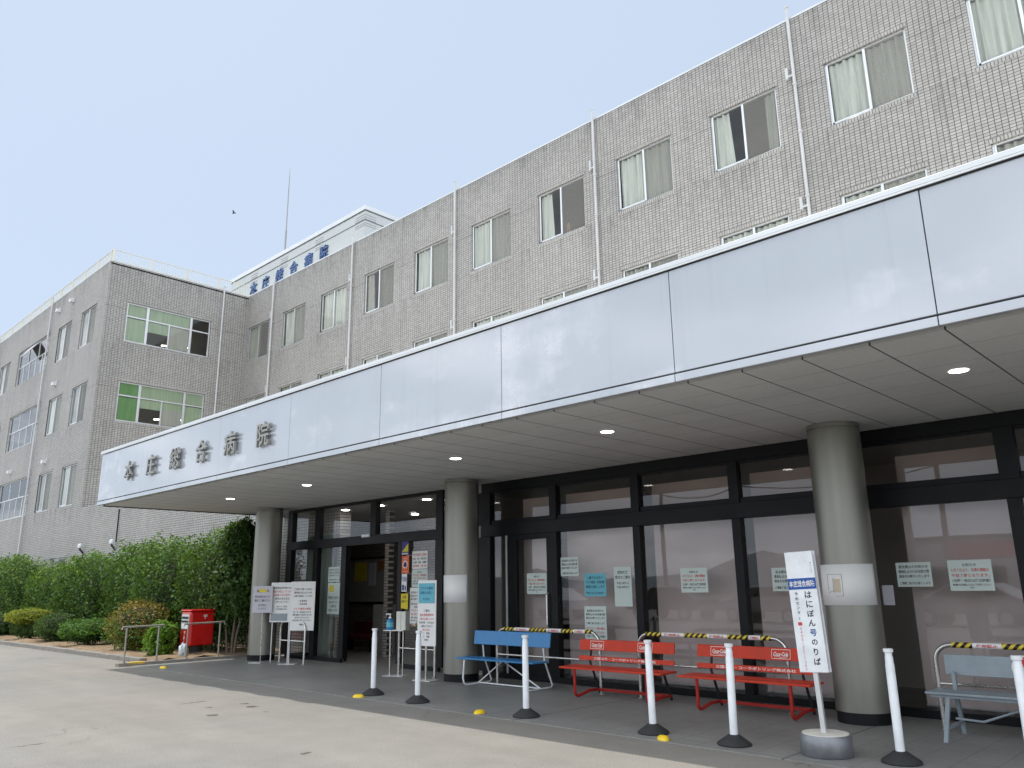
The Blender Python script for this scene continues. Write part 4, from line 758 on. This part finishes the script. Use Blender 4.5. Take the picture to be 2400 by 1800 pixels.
MB().box(-.235, .225, -.012, 0, 1.04, 1.60).build('board', m_paperl, t, local=True); lettering(t, -.22, .21, 1.06, 1.58, -.0135, [('検温実施中', 0, 1), ('', 0, .4), ('発熱の方は車内でお待ちください', 0, .9), ('電話にてご連絡ください', 0, .9), ('', 0, .3), ('外来受付', 0, .8), ('０４９５', 0, .8)], True); MB().box(-.1, .08, -.0155, -.0135, 1.47, 1.53).build('yellow_mark', m_papery, t, local=True)
MB().tube([(0.02, .006, .03), (0.0, .004, 1.06)], .007, 8).build('pole', m_steel, t, smooth=True, local=True); MB().box(-.2, .08, -.1, .12, .008, .022).build('foot_plate', m_alu, t, bevel=.003, local=True)
t = thing('standing_notice', 'narrow tall white board with a blue sheet before the right door leaf', 'sign', (-10.86, 9.14, 0), R(6))
MB().box(-.215, .215, -.02, -.006, .56, 1.64).build('board', m_paper, t, bevel=.003, local=True)
lettering(t, -.2, .2, .60, 1.22, -.0215, [('ご案内', 0, 1), ('面会制限実施中', 1, 1), ('ご協力をお願いします', 1, .9), ('面会時間　十五分以内', 0, .8), ('入館は二名まで', 0, .9), ('受付で記入', 1, .8), ('１　検温', 0, .8), ('２　消毒', 0, .8), ('病院長', 0, .7)], True)
bs = MB().box(-.19, .185, -.030, -.022, 1.26, 1.59).build('blue_sheet', m_paperb, t, local=True); lettering(bs, -.18, .17, 1.28, 1.57, -.0315, [('マスクの着用', 2, 1), ('消毒のお願い', 2, 1), ('', 0, .5), ('外来受付', 2, .8)], True)
MB().tube([(-.02, .0, .02), (-.02, .0, .60)], .018, 10).build('pole', m_steel, t, smooth=True, local=True); MB().box(-.22, .18, -.12, .14, .008, .022).build('foot_plate', m_alu, t, bevel=.003, local=True)
t = thing('sanitiser_stand', 'slim steel table stand beside the open entrance doorway', 'stand', (-11.9, 9.3, 0), R(20))
MB().box(-.20, .20, -.13, .13, .775, .79).build('top', m_paper, t, bevel=.004, local=True)
for x in (-.13, .14):
    MB().tube([(x, 0, .012), (x, 0, .78)], .013, 8).build('leg', m_steel, t, smooth=True, local=True)
MB().box(-.2, .2, -.13, .13, .008, .02).build('foot_plate', m_alu, t, bevel=.003, local=True)
t = thing('tissue_box', 'upright white and cream box on the steel sanitiser stand', 'box', (-11.80, 9.30, .79), R(22)); MB().box(-.04, .15, -.08, .08, 0, .32).build('carton', pm('cream_box', (.70, .72, .66), .6), t, bevel=.005, local=True); MB().box(.05, .06, -.082, -.079, .01, .31).build('stripe', m_curg, t, local=True); MB().box(-.06, .02, .02, .07, .32, .37).build('dark_nozzle', m_dark, t, bevel=.005, local=True)
t = thing('pump_bottle', 'blue pump bottle of hand sanitiser on the steel stand', 'bottle', (-11.97, 9.2, .79))
m = MB(); m.lathe([(.055, 0), (.062, .01), (.062, .15), (.05, .18), (.022, .195), (.022, .205)], 0, 0, 24); m.build('bottle', m_vio, t, smooth=True, local=True)
m = MB(); m.lathe([(.026, .20), (.026, .225), (.01, .23), (.01, .265), (.022, .268), (.022, .28)], 0, 0, 16); m.tube([(0, 0, .275), (-.07, -.02, .275), (-.085, -.025, .255)], .009, 8); m.build('pump', m_white, t, smooth=True, local=True); m = MB(); m.lathe([(.0635, .05), (.0635, .13)], 0, 0, 24); m.build('label_band', m_paperb, t, smooth=True, local=True)

# ------------------------------------------------------------------ post box, handrails, litter
t = thing('post_box', 'red post box on a dark leg in front of the hedge', 'post box', (-19.2, 9.02, 0), R(0))
m = MB(); m.box(-.26, .26, -.30, .30, .27, 1.04); bd = m.build('body', m_post, t, bevel=.045, local=True)
m = MB(); m.box(-.275, .275, -.315, .315, 1.045, 1.09); m.build('lid', m_post, t, bevel=.03, local=True)
m = MB(); m.box(-.20, .20, -.312, -.302, .64, .98); ft = m.build('collection_plate', m_alu, t, bevel=.004, local=True); m = MB(); m.box(-.17, .17, -.318, -.313, .88, .93); m.box(-.17, .17, -.318, -.313, .80, .84); m.build('slot', m_dark, ft, local=True); MB().box(-.17, .17, -.316, -.3125, .66, .77).build('timetable', m_paper, ft, local=True)
m = MB(); m.text('〒', (.0, -.3025, .55), (1, 0, 0), (0, 0, 1), height=.10, bold=.03)
for i, c in enumerate('郵便'): m.text(c, (.0, -.3025, .44 - .09*i), (1, 0, 0), (0, 0, 1), height=.085, bold=.03)
m.build('lettering', m_inkw, t, local=True); MB().text('〒', (.262, .05, .92), (0, 1, 0), (0, 0, 1), height=.1, bold=.03).build('postal_mark', m_inkw, t, local=True)
m = MB(); m.lathe([(.15, .0), (.15, .27)], .0, .0, 20); m.build('leg', m_rubber, t, smooth=True, local=True)
def handrail(label, x, y0, y1, h0, h1):
    t = thing('handrail', label, 'handrail', (x, (y0 + y1)/2, 0), 0, 'steel handrails beside the ramp')
    MB().tube([(x, y0 - .10, h0 - .05), (x, y0 - .09, h0), (x, y1 + .10, h1), (x, y1 + .11, h1 - .06)], .019, 10).build('rail', m_galv, t, smooth=True)
    for y, h in ((y0, h0), (y1, h1)): m = MB(); m.lathe([(.04, .06), (.04, .075), (.019, .08), (.019, h - .01)], x, y, 12); m.build('post', m_galv, t, smooth=True)
handrail('short grey steel handrail on the kerb end, nearer the road', -18.13, 6.98, 7.66, .79, .80)
handrail('short grey steel handrail in front of the red post box', -18.13, 8.31, 9.06, .80, .82)
t = thing('litter_bag', 'crumpled pale bag on the kerb under the post box', 'bag', (-18.62, 8.45, .06)); bm = bmesh.new(); bmesh.ops.create_icosphere(bm, subdivisions=3, radius=1)
for v in bm.verts:
    k = 1 + .25*math.sin(7*v.co.x + 3*v.co.z) *math.sin(6*v.co.y + 2) + .1*random.random(); v.co = Vector((v.co.x*.09*k, v.co.y*.09*k, .14 + v.co.z*.15*k))
m = MB(); bm.verts.ensure_lookup_table(); m.add([v.co for v in bm.verts], [[v.index for v in f.verts] for f in bm.faces]); bm.free(); m.build('bag_body', m_bag, t, local=True, smooth=True)

# ------------------------------------------------------------------ plants
def leaves(name, mat, n, ell, size, parent=None, flat=0.0, seed=0, shell=(.72, 1.04), box=2.6, up=.35):
    """ n leaf blades through the outer volume of lumpy super-ellipsoids (cx, cy, cz, rx, ry, rz) """
    rg = np.random.default_rng(seed); V = []; W = np.array([e[3]*e[5] + e[4]*e[5] + e[3]*e[4] for e in ell]); W = W/W.sum(); cen = []; nor = []
    for e, wgt in zip(ell, W):
        k = int(n*wgt); d = rg.normal(size=(k, 3)); d /= np.linalg.norm(d, axis=1)[:, None]
        r = (np.abs(d)**box).sum(1)**(-1/box)                      # boxier than a ball
        lump = 1 + .14*np.sin(d[:, 0]*6 + e[0]*3) * np.sin(d[:, 1]*5 + 1) + .09*np.sin(d[:, 2]*8 + d[:, 0]*9 + e[1]) + .06*np.sin(d[:, 0]*17 + d[:, 1]*13 + d[:, 2]*15)
        t = shell[0] + (shell[1] - shell[0])*rg.random(k)**.6; stray = rg.random(k) < .05; t = np.where(stray, t + .10*rg.random(k), t)
        p = d*(r*lump*t)[:, None]*np.array(e[3:6]) + np.array(e[0:3]); cen.append(p); nor.append(d)
    c = np.concatenate(cen); d = np.concatenate(nor); keep = c[:, 2] > 0.06; c = c[keep]; d = d[keep]; k = len(c)
    nn = d*.6 + rg.normal(size=(k, 3))*.65; nn[:, 2] += up; nn /= np.linalg.norm(nn, axis=1)[:, None]
    a = np.cross(nn, rg.normal(size=(k, 3))); a /= np.linalg.norm(a, axis=1)[:, None]; b = np.cross(nn, a); s = size*(.6 + .8*rg.random(k))[:, None]
    V = np.empty((k, 4, 3)); V[:, 0] = c - a*s*.5; V[:, 1] = c + b*s*.27 + nn*s*.06; V[:, 2] = c + a*s*.5 - nn*s*.10; V[:, 3] = c - b*s*.27 + nn*s*.06
    off = np.array(ROOTLOC.get(root(parent), (0, 0, 0))) if parent is not None else 0
    V = V - off; me = bpy.data.meshes.new(name); me.vertices.add(k*4); me.loops.add(k*4); me.polygons.add(k)
    me.vertices.foreach_set('co', V.ravel()); me.loops.foreach_set('vertex_index', np.arange(k*4, dtype=np.int32)); me.polygons.foreach_set('loop_start', np.arange(0, k*4, 4, dtype=np.int32)); me.update(calc_edges=True)
    at = me.attributes.new('tint', 'FLOAT', 'FACE'); cl = np.clip(.45 + .28*rg.normal(size=k) + .25*np.sin(c[:, 0]*3.1 + c[:, 2]*2.3)*np.sin(c[:, 1]*3.7 + c[:, 2]*4.1), 0, 1); at.data.foreach_set('value', cl.astype(np.float32))
    me.materials.append(mat); o = bpy.data.objects.new(name, me); COL.objects.link(o)
    if parent is not None: o.parent = parent
    return o
def dark_core(parent, ell, k=.70):  # solid dark core, painted for the shaded inside of the foliage
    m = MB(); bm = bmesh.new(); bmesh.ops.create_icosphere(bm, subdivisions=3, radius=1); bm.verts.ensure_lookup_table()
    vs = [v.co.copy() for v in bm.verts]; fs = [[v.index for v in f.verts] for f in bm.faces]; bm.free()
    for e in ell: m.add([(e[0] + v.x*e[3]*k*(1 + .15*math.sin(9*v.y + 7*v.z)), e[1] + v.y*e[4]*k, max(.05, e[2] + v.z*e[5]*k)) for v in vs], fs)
    m.build('dark_core', m_core, parent)
def stems(parent, x, y, n, h, spread, r=.02):
    for i in range(n):
        m = MB(); a = random.random()*6.28; d = spread*random.uniform(.4, 1)
        m.tube([(x + .08*math.cos(a), y + .08*math.sin(a), .03), (x + .3*d*math.cos(a) + random.uniform(-.03, .03), y + .3*d*math.sin(a), h*.4), (x + .7*d*math.cos(a), y + .7*d*math.sin(a), h*.75), (x + d*math.cos(a), y + d*math.sin(a), h)], [r*1.3, r, r*.8, r*.5], 7); m.build('trunk' if n == 1 else 'stem', m_bark, parent, smooth=True)
HG = 'tall clipped hedge shrubs along the wing wall'
HD = [(-43.5, 3.4, 2.75, 'tall hedge shrub cut by the left edge beneath the big wing windows'), (-37.2, 3.0, 2.82, 'tall broad hedge shrub under the white drainpipe at far left'), (-32.6, 1.9, 2.36, 'lower hedge shrub in the dip under the small ground floor window'), (-28.6, 2.2, 2.62, 'tall hedge shrub below the white wall lamps'), (-25.1, 1.7, 2.85, 'tall hedge shrub rising behind the rusty leaved bush'), (-22.4, 1.5, 2.80, 'tall hedge shrub between the rusty bush and the post box'), (-20.0, 1.35, 2.86, 'tall hedge shrub directly behind the red post box')]
for i, (x, rx, h, lab) in enumerate(HD):
    t = thing('hedge_shrub', lab, 'hedge', (x, 9.85, .05), 0, HG); yo = (.12, -.14, .16, -.10, .14, -.12, .05)[i]; rx *= .92; e = [(x, 9.85 + yo, h*.5, rx, .80, h*.5), (x - rx*.35, 9.72 + yo, h*.62, rx*.42, .74, h*.38), (x + rx*.4, 9.78 + yo, h*.52, rx*.45, .72, h*.40)]
    leaves('foliage', LF['hedge'], int(7600*rx), e, .088, t, seed=i); leaves('new_shoots', LF['young'], int(520*rx), [(x, 9.85 + yo, h*.80, rx*.95, .72, h*.25)], .085, t, seed=50 + i, shell=(.85, 1.06)); dark_core(t, e[:1], .74); stems(t, x, 9.8, 3, 1.2, .5, .03)
AZ = [(-34.2, 8.75, .75, .42, .40, 'dark', 'low dark shrub at the left edge in front of the hedge'), (-30.3, 8.55, .72, .62, .24, 'lime', 'low shrub with a yellow green cap near the left edge'), (-28.2, 8.8, .68, .48, .42, 'dark', 'dark green rounded shrub between the lime topped and the flat green ones'), (-25.1, 8.62, .80, .52, .26, 'mid', 'flat topped bright green shrub left of the rusty bush'), (-21.75, 8.72, .84, .66, .60, 'rust', 'large rounded bush with rusty brown and green leaves'), (-19.55, 8.32, .36, .42, .38, 'young', 'small bright broad leaved plant beside the post box')]
for i, (x, y, r, zc, rz, kd, lab) in enumerate(AZ):
    t = thing('azalea_shrub', lab, 'shrub', (x, y, .05), 0, 'low shrubs in front of the hedge'); z = zc if kd != 'lime' else .78
    e = [(x, y, z, r, r*.9, rz)]
    leaves('foliage', LF[kd], 5200 if kd != 'young' else 900, e, .06 if kd != 'young' else .13, t, seed=100 + i, box=2.2); dark_core(t, e, .78 if kd != 'young' else .5)
    if kd in ('lime', 'mid'): leaves('lower_foliage', LF['dark'], 2600, [(x, y, .42, r*.75, r*.7, .30)], .06, t, seed=140 + i, box=2.2)
    if kd == 'rust': leaves('green_foliage', LF['mid'], 2600, [(x + .05, y - .05, .55, r*1.01, r*.9, .52)], .06, t, seed=150, box=2.2)
    stems(t, x, y, 5, zc*.7, r*.4, .018)
TX = -.30
t = thing('young_tree', 'dark slender multi stemmed tree in the canopy shade beside the far column', 'tree', (-18.35 + TX, 9.72, 0))
for a, b in (((-18.5, 9.62), (-18.9, 9.6)), ((-18.36, 9.70), (-18.45, 9.75)), ((-18.25, 9.66), (-18.0, 9.75)), ((-18.30, 9.62), (-18.25, 9.65))):
    m = MB(); m.tube([(a[0] + TX, a[1], .03), (a[0]*.7 + b[0]*.3 + TX, a[1], .5), (a[0]*.4 + b[0]*.6 + TX, b[1], 1.1), (b[0] + TX, b[1], 2.0), ((a[0] + b[0])/2 + TX, b[1], 2.8)], [.034, .028, .024, .017, .008], 8); m.build('trunk', m_bark, t, smooth=True)
def sh(l): return [(e[0] + TX,) + e[1:] for e in l]
leaves('crown', LF['dark'], 8200, sh([(-18.4, 9.72, 1.75, .76, .58, .95), (-18.45, 9.75, 2.6, .55, .45, .58), (-18.8, 9.66, 1.2, .66, .45, .66), (-18.0, 9.75, 1.6, .52, .38, .75), (-18.4, 9.8, 3.0, .25, .25, .25)]), .115, t, seed=200, shell=(.35, 1.05), box=2.0)
leaves('lit_tone_leaves', LF['hedge'], 2600, sh([(-18.85, 9.68, 1.9, .50, .4, 1.0), (-18.45, 9.75, 2.75, .48, .42, .42)]), .11, t, seed=201, shell=(.5, 1.1), box=2.0)  # paler leaf colour paints the sunlit part of the crown

# ------------------------------------------------------------------ bird, and the far side of the car park (seen mirrored in glass and panels)
t = thing('bird', 'small dark bird flying alone against the sky', 'bird', (-50.69, 24.00, 27.90), R(40))
m = MB(); m.tube([(-.14, 0, 0), (-.08, 0, .01), (0, 0, .02), (.08, 0, .02), (.13, 0, .03), (.16, 0, .025)], [.01, .028, .04, .034, .024, .006], 8); m.build('body', m_dark, t, smooth=True, local=True)
for s in (-1, 1): MB().add([(.05, .02*s, .03), (.09, .14*s, .10), (.02, .30*s, .13), (-.03, .15*s, .09), (-.05, .02*s, .025), (.05, .02*s, .022), (-.05, .02*s, .018)], [(0, 1, 2, 3, 4), (5, 6, 3, 2, 1)]).build('wing', m_dark, t, local=True)
m = MB(); n = 90
for k in range(n + 1):
    a = PI + PI*k/n; r = 420; h = 10 + 5*math.sin(k*.23) + 4*math.sin(k*.61 + 1) + 2.2*math.sin(k*1.7) + 1.2*math.sin(k*3.9)
    m.v += [(r*math.cos(a), r*math.sin(a), -1), (r*math.cos(a)*1.08, r*math.sin(a)*1.08, max(4, h)), (r*1.3*math.cos(a), r*1.3*math.sin(a), -1)]
for k in range(n): m.f += [(3*k, 3*k + 3, 3*k + 4, 3*k + 1), (3*k + 1, 3*k + 4, 3*k + 5, 3*k + 2)]; m.m += [0, 0]
struct(m.build('hills', m_hill, smooth=True))
for i, (x, y) in enumerate(((-13, -25.6), (-24.7, -25.6), (-30.4, -25.6))):
    t = thing('utility_pole', ['grey concrete utility pole across the road, mirrored nearest in the glass', 'middle concrete utility pole across the road, mirrored in the glass', 'farthest concrete utility pole across the road, mirrored in the glass'][i], 'utility pole', (x, y, 0), 0, 'utility poles across the road')
    m = MB(); m.lathe([(.17, 0), (.10, 11)], x, y, 12); m.build('pole', m_conc, t, smooth=True); m = MB(); m.box(x - .05, x + .05, y - .9, y + .9, 10.2, 10.3); m.box(x - .05, x + .05, y - .7, y + .7, 9.4, 9.5); m.build('crossarm', m_galv, t)
    if i < 2:
        x2, y2 = ((-13, -25.6), (-24.7, -25.6), (-30.4, -25.6))[i + 1]
        for dx, z in ((-.8, 10.35), (.8, 10.35), (-.6, 9.55), (.6, 9.55), (0, 7.5)): MB().tube([(x + (x2 - x)*q/8, y + dx + (y2 - y)*q/8, z - .5*(1 - (q/4 - 1)**2)) for q in range(9)], .035, 5).build('wire', m_wire, t)
t = thing('low_building', 'pale low building with red sign band, mirrored right of the nearest column', 'building', (-16, -46, 0))
MB().box(-26, -7, -56, -46, 0, 4.6).build('wall', m_whitep, t); MB().box(-26.3, -6.7, -56.2, -45.6, 4.6, 4.85).build('roof', m_hill, t)
for x in (-24.5, -21, -17.5, -11): MB().box(x, x + 2.4, -46.0, -45.95, .9, 2.6).build('window', m_carg, t)
MB().box(-14.4, -12.6, -46.0, -45.95, 0, 2.3).build('door', m_carg, t); MB().box(-19, -13.5, -45.98, -45.8, 3.2, 4.3).build('sign_panel', m_inkr, t)
t = thing('parked_car', 'white parked car across the lot, mirrored in the glass door', 'car', (-27, -10, 0), R(8))
prof = [(-2.0, .45), (-1.98, .85), (-1.1, .98), (-.5, 1.42), (.9, 1.46), (1.7, 1.0), (2.0, .9), (2.02, .45)]
m = MB()
vs = [(x, s*(.82 if z > 1.1 else .86), z) for s in (-1, 1) for x, z in prof]; k = len(prof); m.add(vs, [tuple(range(k)), tuple(range(2*k - 1, k - 1, -1))] + [(i, k + i, k + (i + 1) % k, (i + 1) % k) for i in range(k)]); m.build('body', m_carw, t, bevel=.05, local=True)
m = MB()
for s in (-1, 1): m.add([(x, s*.868, z) for x, z in ((-1.0, 1.0), (-.48, 1.36), (.85, 1.39), (1.5, 1.03))], [(0, 1, 2, 3)])
m.build('side_window', m_carg, t, local=True)
for x in (-1.25, 1.3):
    for s in (-1, 1): m = MB(); m.tube([(x, s*.70, .31), (x, s*.88, .31)], .31, 20); w_ = m.build('wheel', m_rubber, t, smooth=True, local=True); MB().tube([(x, s*.80, .31), (x, s*.885, .31)], .19, 16).build('rim', m_alu, w_, local=True)

for o_, (x, y, a, c, lab) in enumerate(((-20.5, -11, 6, (.03, .035, .045), 'dark blue parked car across the lot, mirrored behind the left red bench'), (-15.5, -10.5, 8, (.42, .43, .44), 'silver parked car across the lot, mirrored behind the right red bench'), (-8.5, -11.5, 4, (.30, .31, .33), 'grey parked car across the lot, mirrored behind the grey bench'))):
    c_ = copy_tree(t); c_.location = (x, y, 0); c_.rotation_euler[2] = R(a); c_['label'] = lab
    for k_ in c_.children:
        if k_.name.startswith('body'): k_.data = k_.data.copy(); k_.data.materials[0] = pm('car_paint', c, .22, .1, .02, 2.0, .5, 0, None, .6)
t['label'] = 'white parked car across the lot, mirrored in the glass door'
for o_ in [q for q in COL.objects if q.get('category') == 'car']: o_['group'] = 'cars parked across the lot'
